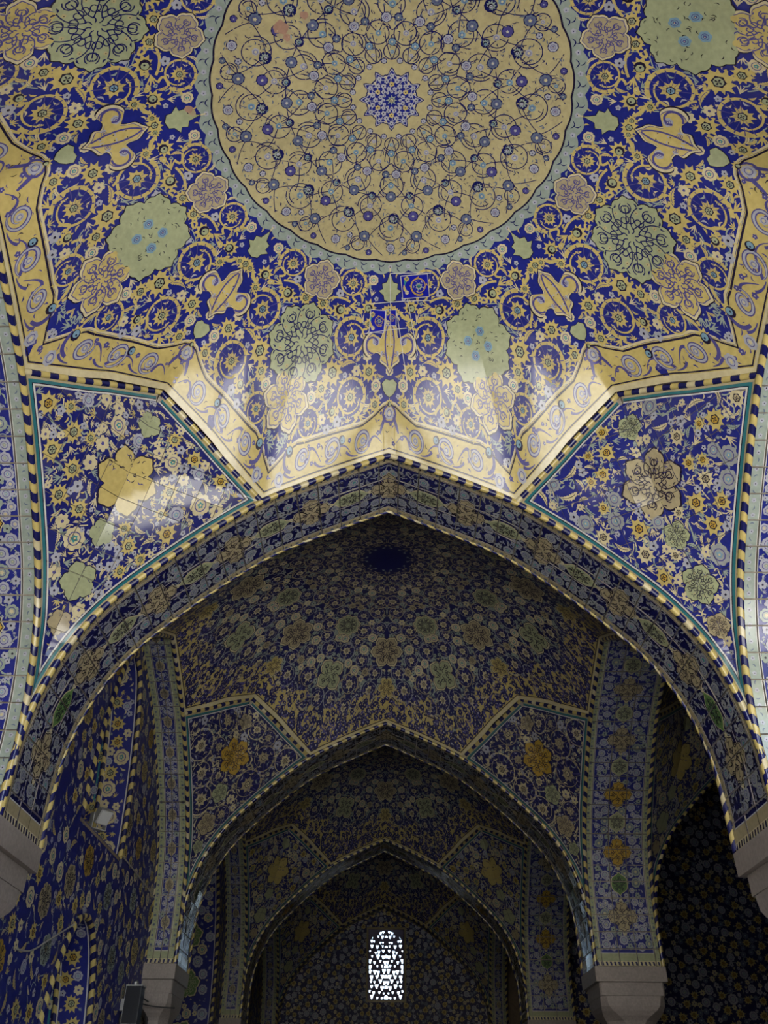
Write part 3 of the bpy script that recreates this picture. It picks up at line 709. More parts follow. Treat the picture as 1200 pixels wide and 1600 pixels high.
def build_arch(style='main', single=True, ropes=True, wid=W, blocks=False):
    z0 = ZC; root = empty('pointed_arch'); e = .019; g = np.random.default_rng(17)
    fl = -1.0 if soffit_sign() else 1.0
    # backing
    D = Draw(); sN = np.linspace(-HL, HL, 97)
    for a, b in zip(sN[:-1], sN[1:]):
        D.add([(np.array([[(a, 0), (b, 0), (b, wid)], [(a, 0), (b, wid), (a, wid)]]), C['grout'], 0)])
    put(D, soffit, 'backing', root, z0, 9, fl, lift0=-.004)
    D = Draw()
    def strip(t0, t1, col, lay):
        for a, b in zip(sN[:-1], sN[1:]): D.add([(np.array([[(a, t0), (b, t0), (b, t1)], [(a, t0), (b, t1), (a, t1)]]), col, lay)])
    dark_b = {'main': 'beige', 'side': 'green', 'left': 'green', 'bright': 'sage'}[style]
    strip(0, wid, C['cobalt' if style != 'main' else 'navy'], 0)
    if style == 'main': pass
    bw = {'main': .017, 'side': .017, 'left': .020, 'bright': .022}[style]
    strip(0, bw, C[dark_b], 1); strip(wid-bw, wid, C[dark_b], 1)
    for tt in (bw, wid-bw):
        strip(tt-.0012, tt+.0012, C['white' if style != 'main' else 'cream'], 2)
    for k in range(int(2*HL/.012)):
        s = -HL+.006+k*.012
        for tt in (bw*.5, wid-bw*.5):
            D.stamp(small(5, 'lilac' if style in ('bright',) else 'slate', 'dark') if k % 2 else leaf(C['dark' if style == 'main' else 'slate'], .3, 2, .4), (s, tt), .0042, k)
    # foot panel: a short cross border at the springing
    for sg in (-1, 1):
        for a, b, col in ((HL-.030, HL-.012, dark_b), (HL-.012, HL, 'cream')):
            D.add([(np.array([[(sg*a, 0), (sg*b, 0), (sg*b, wid)], [(sg*a, 0), (sg*b, wid), (sg*a, wid)]]), C[col], 2.5)])
        for k in range(int(wid/.011)):
            t0 = .003+k*.011; D.add([(np.array([[(sg*(HL-.010), t0), (sg*(HL-.001), t0+.002), (sg*(HL-.001), t0+.007)], [(sg*(HL-.010), t0), (sg*(HL-.001), t0+.007), (sg*(HL-.010), t0+.005)]]), C['navy'], 3.2)])
        D.add(ribbon([(sg*(HL-.031), bw), (sg*(HL-.031), wid-bw)], .002, C['white'], 3.2))
    lo, hi = bw, wid-bw; mid = wid/2; sp = .079
    def ins(X, Y, R): return (Y > lo+R*.8) & (Y < hi-R*.8) & (np.abs(X) < HL-.034-R) & (X > R*.2)
    F = Field(ins, (0, HL, 0, wid), 21)
    feats = []
    if style in ('main', 'side', 'bright'):
        n = int(HL/sp)
        for k in range(0, n+1):
            s = sp*k
            if s > HL-.05: break
            if k % 2 == 0: feats.append((cross('beige' if style == 'main' else ('gold' if k in (6, 8) else 'beige'), 'dark'), s, .036, 0))
            else: feats.append((oval('green' if k != 9 else 'leafgreen', 'dark', .62 if style == 'main' else .95), s, .031 if style == 'main' else .024, 0))
        for k in range(n): feats.append((small(6, 'cream', 'sage'), sp*(k+.5), .006, 0))
    else:
        n = int(HL/.030)
        for k in range(n): feats.append(((oval('beige', 'dark', .75), .030*k, .015, 0) if k % 3 == 0 else (rosette(8, 'lilac', 'cream'), .030*k, .0085, 0)))
    for pr, s, r, rot in feats:
        if s > HL-.04: continue
        D.stamp(pr, (s, mid), r, rot, dl=.5)
        if s > 0: D.stamp(pr, (-s, mid), r, rot+math.pi, dl=.5)
        F.block(s, mid, r*.9)
    P = {'a': [RO_L, rosette(7, 'lilac', 'sage'), rosette(8, 'sage', 'cream')], 'b': [SM_L, SM_S, rosette(6, 'lilac', 'cream')], 'c': [TU_S, TU_L, SM_L, LF_L, LF_S, TU_L]}
    if style == 'main':
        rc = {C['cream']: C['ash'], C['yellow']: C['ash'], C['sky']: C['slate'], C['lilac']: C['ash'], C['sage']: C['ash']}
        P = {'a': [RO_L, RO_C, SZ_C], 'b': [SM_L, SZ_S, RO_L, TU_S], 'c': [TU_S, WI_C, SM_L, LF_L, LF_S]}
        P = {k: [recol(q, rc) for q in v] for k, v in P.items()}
    F.fill(.0105, 500, 'a', .96); F.fill(.0075, 1200, 'b', .92); F.fill(.0052, 2600, 'c', .90); F.fill(.0040, 2600, 'c', .88)
    for x, y, r, k in F.items:
        if k is None: continue
        pr = P[k][g.integers(len(P[k]))]; rt = g.uniform(0, 6.28)
        D.stamp(pr, (x, y), r*1.1, rt); D.stamp(pr, (-x, wid-y if False else y), r*1.1, math.pi-rt, True)
    E_ = Draw(); stems(E_, [(x, y, r) for x, y, r, k in F.items], .034, .0018, C['ash' if style == 'main' else 'sage'], g, 1)
    for t, c, l in zip(E_.t, E_.c, E_.l):
        D.add([(t, int(c[0]), 1)]); D.add([(t*np.array([-1, 1]), int(c[0]), 1)])
    nx = int(round(2*HL/.0405)); xs = np.linspace(-HL, HL, nx+1)[1:-1]
    ny = 3 if wid > .1 else 2; ys = [bw]+list(np.linspace(bw, wid-bw, ny+1)[1:-1])+[wid-bw]
    tile_out(D, soffit, xs, ys, root, z0, fl, joined=not single, seed=4, tilt=.018)
    if ropes:
        s = np.linspace(-HL, HL, 200); x, z = archX(s)
        for y, sgn in ((-.001, -1), (wid+(.001 if style != 'main' else -.0005), 1)):
            path = np.stack([x, 0*x+y, z], 1)
            # outward = towards the bay (along y) and into the opening
            inn = -np.stack([x*.9, 0*x, (z-.45)], 1); inn /= np.linalg.norm(inn, axis=1, keepdims=True)
            o = np.array([0, sgn, 0])*.8+inn*.6
            rope(path, o, .0056 if sgn < 0 or style != 'main' else .0034, .0145, root, z0, single=blocks and sgn < 0, extra='cream')
    return root
def soffit_sign():
    a = np.array([0.3, .3]); b = np.array([.05, .05]); e = 1e-4
    U = soffit(a+e, b)-soffit(a-e, b); V = soffit(a, b+e)-soffit(a, b-e)
    return np.cross(U, V)[0][2] > 0

# ------------------------------------------------------------------ KITE PANEL in the corner (local: bay centre, corner +x +y)
FZ = [(.44, 0), (.50, .001), (.60, .012), (.67, .036), (.73, .062), (.79, .086), (.85, .108), (.93, .133), (1.01, .1505), (1.03, .152)]
FZz, FZd = np.array(FZ).T
def kite_edge(z):
    """outer edge point of the facet that lies over the transverse arch, local to the bay centre"""
    z = np.asarray(z, float)
    pk = A_-.1505
    zz = np.array([.893, .9447, .964, 1.010]); tt = np.array([0, .45, .60, 1.0])
    f = np.interp(z, zz, tt)
    x = np.where(z <= ZK, x_at_z(z), XK+(pk-XK)*f); y = np.where(z <= ZK, A_, A_+(pk-A_)*f)
    return x, y
def kite_geo(z):
    d = np.interp(z, FZz, FZd); fx = A_-d; ex, ey = kite_edge(z)
    return fx, ex, ey, np.hypot(fx-ex, fx-ey)
def kite_map(u, z):
    z = np.clip(z, .445, 1.0099); fx, ex, ey, um = kite_geo(z)
    f = np.clip(u, 0, um)/np.maximum(um, 1e-6)
    # gentle bulge between fold and edge
    return np.stack([fx+(ex-fx)*f, fx+(ey-fx)*f, z], 1)
KB_z = np.concatenate([np.linspace(.455, ZK, 60), np.linspace(ZK, 1.0099, 24)[1:]])
KB_u = kite_geo(KB_z)[3]
def kite_inset(d):
    P = np.stack([KB_u, KB_z], 1); i = 59
    def off(Q):
        t = np.gradient(Q, axis=0); t /= np.linalg.norm(t, axis=1, keepdims=True); n = np.stack([-t[:, 1], t[:, 0]], 1); return Q+n*d
    a, b = off(P[:i+1]), off(P[i:])
    # mitre the corner
    zc_ = None
    best = None
    for k in range(len(a)-1):
        for m in range(len(b)-1):
            p, r = a[k], a[k+1]-a[k]; q, s = b[m], b[m+1]-b[m]; den = r[0]*s[1]-r[1]*s[0]
            if abs(den) < 1e-12: continue
            t = ((q-p)[0]*s[1]-(q-p)[1]*s[0])/den; w = ((q-p)[0]*r[1]-(q-p)[1]*r[0])/den
            if 0 <= t <= 1 and 0 <= w <= 1: best = (k, m, p+r*t)
    k, m, X = best if best else (len(a)-2, 0, a[-1])
    Q = np.concatenate([a[:k+1], [X], b[m+1:]])
    Q = Q[Q[:, 0] > 0] if (Q[:, 0] > 0).sum() > 4 else Q
    return Q
def build_kite(variant=0, single=True, blocks=False):
    z0 = .455; root = empty('squinch_panel')
    g = np.random.default_rng(31+variant)
    tests = kite_map(np.array([.1+1e-4, .1-1e-4, .1, .1]), np.array([.8, .8, .8+1e-4, .8-1e-4]))
    n = np.cross(tests[0]-tests[1], tests[2]-tests[3]); flA = 1.0 if n[1] < 0 else -1.0
    mapB = lambda u, z: kite_map(u, z)[:, [1, 0, 2]]
    for side, (mp, fl) in enumerate(((kite_map, flA), (mapB, -flA))):
        D = Draw(); zz = np.linspace(.455, 1.0098, 40)
        for a, b in zip(zz[:-1], zz[1:]):
            for q0, q1 in ((0, .5), (.5, 1)):
                ua, ub = kite_geo(a)[3], kite_geo(b)[3]
                D.add([(np.array([[(q0*ua, a), (q1*ua, a), (q1*ub, b)], [(q0*ua, a), (q1*ub, b), (q0*ub, b)]]), C['grout'], 0)])
        put(D, mp, 'backing', root, z0, 9, fl, lift0=-.004)
        # edge strips
        levels = [0, .0080, .0122, .0136, .0160]
        names = [('beige', 'edge_strip'), ('teal', 'turquoise_strip'), ('dark', 'dark_line'), ('white', 'white_line')]
        Q = [np.stack([KB_u, KB_z], 1)]+[kite_inset(d) for d in levels[1:]]
        def resamp(q, n=90):
            # keep the corner: sample below and above it separately
            i = q[:, 0].argmax(); out = []
            for seg, m in ((q[:i+1], n), (q[i:], n//2)):
                s = np.concatenate([[0], np.cumsum(np.linalg.norm(np.diff(seg, axis=0), axis=1))]); tt = np.linspace(0, s[-1], m)
                out.append(np.stack([np.interp(tt, s, seg[:, k]) for k in range(2)], 1))
            return np.concatenate(out)
        R = [resamp(q) for q in Q]
        for k, (cn, nm) in enumerate(names):
            D = Draw(); a, b = R[k], R[k+1]
            D.add([(np.concatenate([np.stack([a[:-1], b[:-1], b[1:]], 1), np.stack([a[:-1], b[1:], a[1:]], 1)]), C[cn], 1.5 if nm != 'turquoise_strip' else 2.5)])
            put(D, mp, nm, root, z0, .03, fl, lift0=.0003)
        inner = R[-1]
        io = inner[np.argsort(inner[:, 1])]
        zlo, zhi = io[0, 1], io[-1, 1]
        umax = lambda z: np.interp(z, io[:, 1], io[:, 0], left=0, right=0)
        D = Draw()
        zz = np.linspace(zlo, zhi, 46)
        for a, b in zip(zz[:-1], zz[1:]):
            ua, ub = float(umax(a)), float(umax(b))
            for q in range(4):
                q0, q1 = q/4, (q+1)/4
                D.add([(np.array([[(q0*ua, a), (q1*ua, a), (q1*ub, b)], [(q0*ua, a), (q1*ub, b), (q0*ub, b)]]), C[('ink', 'navy', 'cobalt')[variant]], 0)])  # left field darker than the right one: glare difference put into colour
        def ins(X, Y, R_):
            return (X > R_*.15) & (X < umax(Y)-R_*.75) & (Y < zhi-R_) & (Y > zlo) & (X < umax(Y+R_*.7)-R_*.3)
        F = Field(ins, (0, .40, zlo, zhi), 41+variant+7*side*(variant != 2))
        med = [(.947, .021, 'green'), (.852, .050, 'yellow' if variant != 2 else 'beige'), (.772, .020, 'green'), (.700, .027, 'green'), (.640, .018, 'beige')]
        if variant == 1: med = [(.945, .022, 'beige'), (.855, .046, 'gold'), (.765, .024, 'green'), (.690, .026, 'beige'), (.635, .016, 'green')]
        for z, r, col in med:
            n_ = 6 if r > .03 else 5
            o = lobed(n_, .22 if r > .03 else .16, 4)
            p = fan(o*1.06, C['dark'], 2)+fan(o, C[col], 3)
            for k in range(26 if r > .03 else 8):
                a_, q_ = g.uniform(-1.5, 1.5), .8*math.sqrt(g.random()); p += xf(leaf(C['dark' if k % 3 else 'violet'], .25, 4, .5), (q_*math.cos(a_), q_*math.sin(a_)), .075, g.uniform(0, 6))
            if variant: p += [(t, c, l+2) for t, c, l in arabesque(C['dark'], 6, .03, .75)]
            D.stamp(p, (0, z), r, math.pi/2); F.block(0, z, r*.92)
        if variant == 1:
            sc = [scroll('cream', spiky(8, 'cream', 'beige'), .10), scroll('beige', spiky(8, 'beige', 'cream'), .10)]
            protos = {'s': sc, 'a': [SP_G, RO_L], 'b': [SM_C, SM_L, TU_C], 'c': [TU_C, TU_S, LF_C], 'd': [LF_C, LF_S, SM_L]}
            F.fill(.036, 900, 's', .92); F.fill(.024, 700, 's', .92)
        elif variant == 2:
            protos = {'a': [rosette(9, 'ash', 'sky'), SP_G, SZ_C, SP_W, rosette(9, 'ash', 'sky')], 'b': [rosette(8, 'ash', 'sky'), SP_G, SZ_C, SZ_S, SP_W], 'c': [SZ_C, TU_S, WI_C, SM_L, SM_C, WI_S], 'd': [LF_C, LF_S, LF_L, SM_L]}
        else:
            protos = {'a': [SP_Y, SP_W, SP_Y, RO_C], 'b': [SP_Y, RO_L, SZ_C, TU_Y, PM_Y, SM_C], 'c': [TU_C, SZ_C, TU_Y, SM_L, SM_C, WI_C, WI_S], 'd': [LF_C, LF_S, LF_Y, SM_L]}
        F.fill(.0142, 340, 'a', 1.18); F.fill(.0105, 800, 'b', .98); F.fill(.0078, 2200, 'c', .88); F.fill(.0060, 2800, 'c', .84); F.fill(.0042, 4200, 'd', .82)
        if variant != 1:
            big = [(x, y, r) for x, y, r, k in F.items if k in ('a', 'b')]
            stems(D, big, .085, .0024, C['sage'], g, 1)
        stems(D, [(x, y, r) for x, y, r, k in F.items if k in ('b', 'c')], .034, .0017, C['cream'], g, 1)
        for x, y, r, k in F.items:
            if k is None: continue
            pr = protos[k][g.integers(len(protos[k]))]; D.stamp(pr, (x, y), r*1.08, g.uniform(0, 6.28), g.random() < .5)
        xs = np.arange(.0395, .40, .0395); ys = np.arange(zlo+.02, zhi, .0395)
        def fmap(u, z, mp=mp):
            zq = np.clip(z, zlo, zhi); return mp(np.clip(u, 0, umax(zq)), zq)
        # clamp inside the drawing first so the cells stay true
        D.t = [np.stack([np.clip(t[..., 0], 0, umax(np.clip(t[..., 1], zlo, zhi))), np.clip(t[..., 1], zlo, zhi)], -1) for t in D.t]
        tile_out(D, fmap if False else mp, xs, ys, root, z0, fl, joined=not single, gap=.0004, seed=8+side, tilt=.030, depth=.002)
    # moulding along the two upper edges
    zt = np.linspace(ZK, 1.0099, 20)
    ex, ey = kite_edge(zt); half = np.stack([ex, ey, zt], 1)
    path = np.concatenate([half, half[::-1][1:][:, [1, 0, 2]]])
    rope(path, np.array([-.5, -.5, -.7]), .0054, .0145, root, z0, single=blocks, extra='cream', chev=0)
    return root

# ------------------------------------------------------------------ stone columns
def octa(h, n=8, c=(0, 0)):
    """square (chamfer 0) to octagon ring, 16 pts"""
    pts = []
    for k in range(16):
        a = math.pi/8*k; x, y = math.cos(a), math.sin(a); pts.append((x, y))
    return np.array(pts)
def ringsq(hw, ch):
    """16-point outline of a square of half width hw with chamfer fraction ch (0 square, 1 octagon)"""
    c = hw*(1-ch*(1-T225)); out = []
    P = [(hw, -c), (hw, c), (c, hw), (-c, hw), (-hw, c), (-hw, -c), (-c, -hw), (c, -hw)]
    return np.array(P)
def loft(rings):
    V, F = [], []; n = 8
    for z, hw, ch in rings:
        for x, y in ringsq(hw, ch): V.append((x, y, z))
    for i in range(len(rings)-1):
        for k in range(n): F.append((i*n+k, i*n+(k+1) % n, (i+1)*n+(k+1) % n, (i+1)*n+k))
    F.append(tuple(range(n))[::-1]); F.append(tuple((len(rings)-1)*n+k for k in range(n)))
    return V, F
FLOOR = -EYE/S
def build_column(hw=W/2, sy=1.0, engaged=False):
    root = empty('stone_column'); z = ZC
    q = lambda rings: [(a, b*1.0, c) for a, b, c in rings]
    V, F = loft([(z-.034, hw+.005, .02), (z, hw+.005, .02)]); quadmesh('abacus', V, F, M_MARBLE, root, FLOOR)
    V, F = loft([(z-.064, hw-.004, .10), (z-.0345, hw-.004, .10)]); quadmesh('abacus', V, F, M_MARBLE, root, FLOOR)
    rings = [(z-.135, hw*.69, 1.0), (z-.122, hw*.70, 1.0), (z-.116, hw*.74, .95), (z-.106, hw*.84, .75), (z-.096, hw*.90, .50), (z-.086, hw*.93, .35), (z-.0645, hw*.94, .25)]
    V, F = loft(rings); quadmesh('capital', V, F, M_MARBLE, root, FLOOR)
    V, F = loft([(FLOOR+.06, hw*.67, 1), (z-.1355, hw*.65, 1)]); quadmesh('shaft', V, F, M_MARBLE, root, FLOOR)
    V, F = loft([(FLOOR, hw*.95, .1), (FLOOR+.035, hw*.95, .1), (FLOOR+.045, hw*.75, .7), (FLOOR+.06, hw*.70, 1)]); quadmesh('base', V, F, M_MARBLE, root, FLOOR)
    if sy != 1.0:
        for ch in root.children: ch.scale = (sy, 1, 1)
    return root

# ================================================================== ASSEMBLY
CY = [YA-A_+k*L for k in range(4)]            # bay centres
def at(o, x, y, z, rz=0.0):
    o.location = (x*S, y*S, EYE+z*S); o.rotation_euler = (0, 0, rz); return o
KQ = math.pi/2

# ---- domes
dome_a = tag(at(build_dome(True), 0, CY[0], ZK), 'large dome overhead with a yellow crown disc and a dark blue rosette', 'dome')
CUR[0] = ROUGH
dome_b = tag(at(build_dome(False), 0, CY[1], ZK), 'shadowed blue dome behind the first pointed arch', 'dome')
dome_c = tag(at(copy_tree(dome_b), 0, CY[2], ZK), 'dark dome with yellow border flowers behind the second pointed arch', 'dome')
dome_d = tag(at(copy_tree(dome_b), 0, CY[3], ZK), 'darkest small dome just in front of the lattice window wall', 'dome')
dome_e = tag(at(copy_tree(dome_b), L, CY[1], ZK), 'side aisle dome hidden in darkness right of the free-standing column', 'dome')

# ---- arches
CUR[0] = MATS
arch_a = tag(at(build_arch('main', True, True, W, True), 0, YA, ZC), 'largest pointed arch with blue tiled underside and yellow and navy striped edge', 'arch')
arch_n = tag(at(build_arch('bright', False), 0, CY[0]-A_-W, ZC), 'entrance arch directly above the viewpoint', 'arch')
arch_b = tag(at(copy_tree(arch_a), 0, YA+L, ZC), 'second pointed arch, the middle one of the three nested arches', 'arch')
arch_c = tag(at(copy_tree(arch_n), 0, YA+2*L, ZC), 'third and smallest open pointed arch, nearest the lattice window', 'arch')
CUR[0] = ROUGH
arch_s = tag(at(build_arch('side', True), A_, CY[1], ZC, -KQ), 'side arch whose blue medallion band rises from the right column capital', 'arch')
arch_l = tag(at(build_arch('left', True, True, WL), -A_, CY[1], ZC, KQ), 'blind wall arch with narrow green-bordered band above the left half column', 'arch')
arch_r1 = tag(at(copy_tree(arch_n), A_, CY[0], ZC, -KQ), 'side arch cut off by the right picture edge beside the bright panel', 'arch')
arch_l1 = tag(at(copy_tree(arch_n), -A_, CY[0], ZC, KQ), 'side arch cut off by the left picture edge beside the bright panel', 'arch')
arch_s2 = tag(at(copy_tree(arch_s), A_, CY[2], ZC, -KQ), 'dim side arch band right of the third pointed arch', 'arch')
arch_l2 = tag(at(copy_tree(arch_l), -A_, CY[2], ZC, KQ), 'dim blind wall arch left of the third pointed arch', 'arch')
arch_s3 = tag(at(copy_tree(arch_l), A_, CY[3], ZC, -KQ), 'darkest side arch right of the lattice window', 'arch')
arch_l3 = tag(at(copy_tree(arch_l), -A_, CY[3], ZC, KQ), 'darkest side arch left of the lattice window', 'arch')
arch_w = tag(at(copy_tree(arch_l), 0, YA+3*L, ZC), 'blind end arch framing the lattice window', 'arch')
arch_e = tag(at(copy_tree(arch_n), L, YA+L, ZC), 'side aisle arch rising to the right of the right column', 'arch')
arch_f = tag(at(copy_tree(arch_n), L, YA, ZC), 'side aisle arch beside the largest arch, hidden behind its right pier', 'arch')

CUR[0] = MATS
# ---- squinch panels: rotation 0 = corner (+x,+y), KQ = corner (-x,+y)
kite_l = tag(at(build_kite(0, True, True), 0, CY[0], .455, KQ), 'bright left kite panel, blue painted darker for shade, with yellow flowers and pale glare', 'panel')
kite_r = tag(at(build_kite(2, True, True), 0, CY[0], .455, 0), 'bright right kite panel, royal blue with pale flowers and beige medallion on its fold', 'panel')
CUR[0] = ROUGH
kite_m = build_kite(1, True)
tag(at(kite_m, 0, CY[1], .455, KQ), 'left kite panel with circular scrolls, above the second arch', 'panel')
tag(at(copy_tree(kite_m), 0, CY[1], .455, 0), 'right kite panel with beige medallion, above the second arch', 'panel')
kite_s = build_kite(0, False)
tag(at(kite_s, 0, CY[2], .455, KQ), 'dim left kite panel with yellow flowers, above the third arch', 'panel')
tag(at(copy_tree(kite_s), 0, CY[2], .455, 0), 'dim right kite panel with yellow flowers, above the third arch', 'panel')
tag(at(copy_tree(kite_s), 0, CY[3], .455, KQ), 'nearly black left kite panel beside the end arch', 'panel')
tag(at(copy_tree(kite_s), 0, CY[3], .455, 0), 'nearly black right kite panel beside the end arch', 'panel')
tag(at(copy_tree(kite_s), L, CY[1], .455, KQ), 'dark kite panel in the side aisle, right of the medallion band', 'panel')
for (x, k, rz, lab) in ((0, 0, 2*KQ, 'kite panel over the left rear corner behind the viewpoint'), (0, 0, 3*KQ, 'kite panel over the right rear corner behind the viewpoint'),
                        (0, 1, 2*KQ, 'kite panel on the back of the largest arch, left side'), (0, 1, 3*KQ, 'kite panel on the back of the largest arch, right side'),
                        (0, 2, 2*KQ, 'kite panel on the back of the second arch, left side'), (0, 2, 3*KQ, 'kite panel on the back of the second arch, right side'),
                        (0, 3, 2*KQ, 'kite panel on the back of the third arch, left side'), (0, 3, 3*KQ, 'kite panel on the back of the third arch, right side'),
                        (L, 1, 0, 'side aisle kite panel in the far right corner'), (L, 1, 2*KQ, 'side aisle kite panel behind the right pier'), (L, 1, 3*KQ, 'side aisle kite panel against the outer wall')):
    tag(at(copy_tree(kite_s), x, CY[k], .455, rz), lab, 'panel')

# ---- columns
col = build_column()
hp = A_+W/2
tag(at(col, hp, YA+L+W/2, FLOOR), 'free-standing stone column with stepped capital under the medallion band', 'column')
for x, y, lab in ((hp, YA+W/2, 'near right column, its stepped stone capital cut by the right edge'), (-hp, YA+W/2, 'near left column, its stepped stone capital cut by the left edge'),
                  (hp, YA+2*L+W/2, 'third column back on the right, under the third arch'), (hp, CY[0]-A_-W/2, 'entrance column right of the viewpoint'), (-hp, CY[0]-A_-W/2, 'entrance column left of the viewpoint'),
                  (hp+L, YA+W/2, 'outer side aisle column level with the largest arch'), (hp+L, YA+L+W/2, 'outer side aisle column level with the second arch')):
    tag(at(copy_tree(col), x, y, FLOOR), lab, 'column')
colh = build_column(sy=.50)
for ch in colh.children: ch.location.x = 0
tag(at(colh, -A_-WL*.52, YA+L+W/2, FLOOR), 'left half column against the tiled wall, cables hanging down its shaft', 'column')
tag(at(copy_tree(colh), -A_-WL*.52, YA+2*L+W/2, FLOOR), 'dark left half column under the third arch', 'column')

# ---- painted tile walls
def wall_field(name, mapfn, u0, u1, v0, v1, holes, seed, flip, label, r0=.026, style=0, parent=None, lmax=.2):
    """holes(u,v,r) True where the wall is open"""
    g = np.random.default_rng(seed); root = parent or empty(name)
    D = Draw(); nu, nv = int((u1-u0)/.02), int((v1-v0)/.02)
    us, vs = np.linspace(u0, u1, nu+1), np.linspace(v0, v1, nv+1)
    uc, vc = (us[:-1]+us[1:])/2, (vs[:-1]+vs[1:])/2
    a0, b0 = np.meshgrid(us[:-1], vs[:-1], indexing='ij'); a1, b1 = np.meshgrid(us[1:], vs[1:], indexing='ij'); cu, cv = np.meshgrid(uc, vc, indexing='ij')
    ok = ~holes(cu, cv, 0) if holes else np.ones_like(cu, bool)
    a0, b0, a1, b1 = a0[ok], b0[ok], a1[ok], b1[ok]
    q = lambda x, y: np.stack([x, y], -1)
    D.add([(np.concatenate([np.stack([q(a0, b0), q(a1, b0), q(a1, b1)], 1), np.stack([q(a0, b0), q(a1, b1), q(a0, b1)], 1)]), C['cobalt' if style == 0 else 'navy'], 0)])
    put(D, mapfn, 'tile_face', root, 0, lmax, flip)
    D = Draw()
    def ins(X, Y, R): return (X > u0+R) & (X < u1-R) & (Y > v0+R) & (Y < v1-R) & (~holes(X, Y, R) if holes else True)
    F = Field(ins, (u0, u1, v0, v1), seed)
    ar = (u1-u0)*(v1-v0)
    n = lambda r: int(min(15000, 2.2*ar/(r*r)))
    F.fill(r0*1.7, n(r0*7), 'm', 1.5) if not style else None; F.fill(r0, n(r0), 'a', 1.15); F.fill(r0*.62, n(r0*.62), 'b', .95); F.fill(r0*.42, n(r0*.5), 'c', .9)
    def patch(c): return fan(polar(.9+.1*np.sin(np.arange(36)*1.9)*np.cos(np.arange(36)*.7)), C[c], 2)+[(t, q, l+1) for t, q, l in arabesque(C['dark'], 5, .045, .8)]+xf(spiky(9, 'yellow', 'beige'), (0, 0), .30, 0, False)
    P = {'m': [patch('gold'), patch('sage'), patch('beige'), patch('yellow')], 'a': [SP_W, SP_Y, RO_C, SZ_Y], 'b': [RO_L, SM_C, TU_Y, SZ_C, TU_C], 'c': [TU_S, TU_L, WI_C, SM_L, SZ_S]}
    if style: P['m'] = [SP_W]; P['a'] = [SP_W, SP_W, RO_L]; P['b'] = [SM_L, SM_C, recol(RO_L, {C['lilac']: C['slate']})]
    stems(D, [(x, y, r) for x, y, r, k in F.items if k in 'ab'], r0*4, r0*.12, C['sage'], g, 1)
    for x, y, r, k in F.items: D.stamp(P[k][g.integers(len(P[k]))], (x, y), r*1.05, g.uniform(0, 6.28))
    put(D, mapfn, 'painted_flowers', root, 0, lmax, flip, kind='stuff')
    return root
def parch(dx, z, hw, zs, za):
    """inside a pointed arch opening: half width hw, springing zs, apex za"""
    f = np.clip((z-zs)/(za-zs), 0, 1); return (np.abs(dx) < hw*np.sqrt(np.clip(1-f**1.9, 0, 1))*(1-.12*f)) & (z < za)
XW = -A_-WL
NICHES = [(CY[1], .155, .55, .95, .515), (CY[1], .155, .12, .363, FLOOR), (CY[2], .350, .40, .850, FLOOR)]   # centre, half width, spring, apex, sill
def left_holes(y, z, r):
    out = np.zeros(np.shape(y), bool)
    for c, hw, zs, za, sill in NICHES: out |= parch(y-c, z, hw+r, zs, za+r) & (z > sill-r)
    return out
def wl_map(u, v): return np.stack([0*u+XW, u, v], 1)
WALLTOP = 1.02
wr = empty('wall_left'); wall_field('wall_left', wl_map, YA+W*.5, YA+3*L, FLOOR, WALLTOP, left_holes, 5, 1.0, None, .017, parent=wr)
for o_ in wr.children: o_.location = (0, 0, 0)
wr.location = (0, 0, EYE)
tag(wr, 'left side wall of blue floral tiles seen at a steep angle', 'wall', kind='structure')

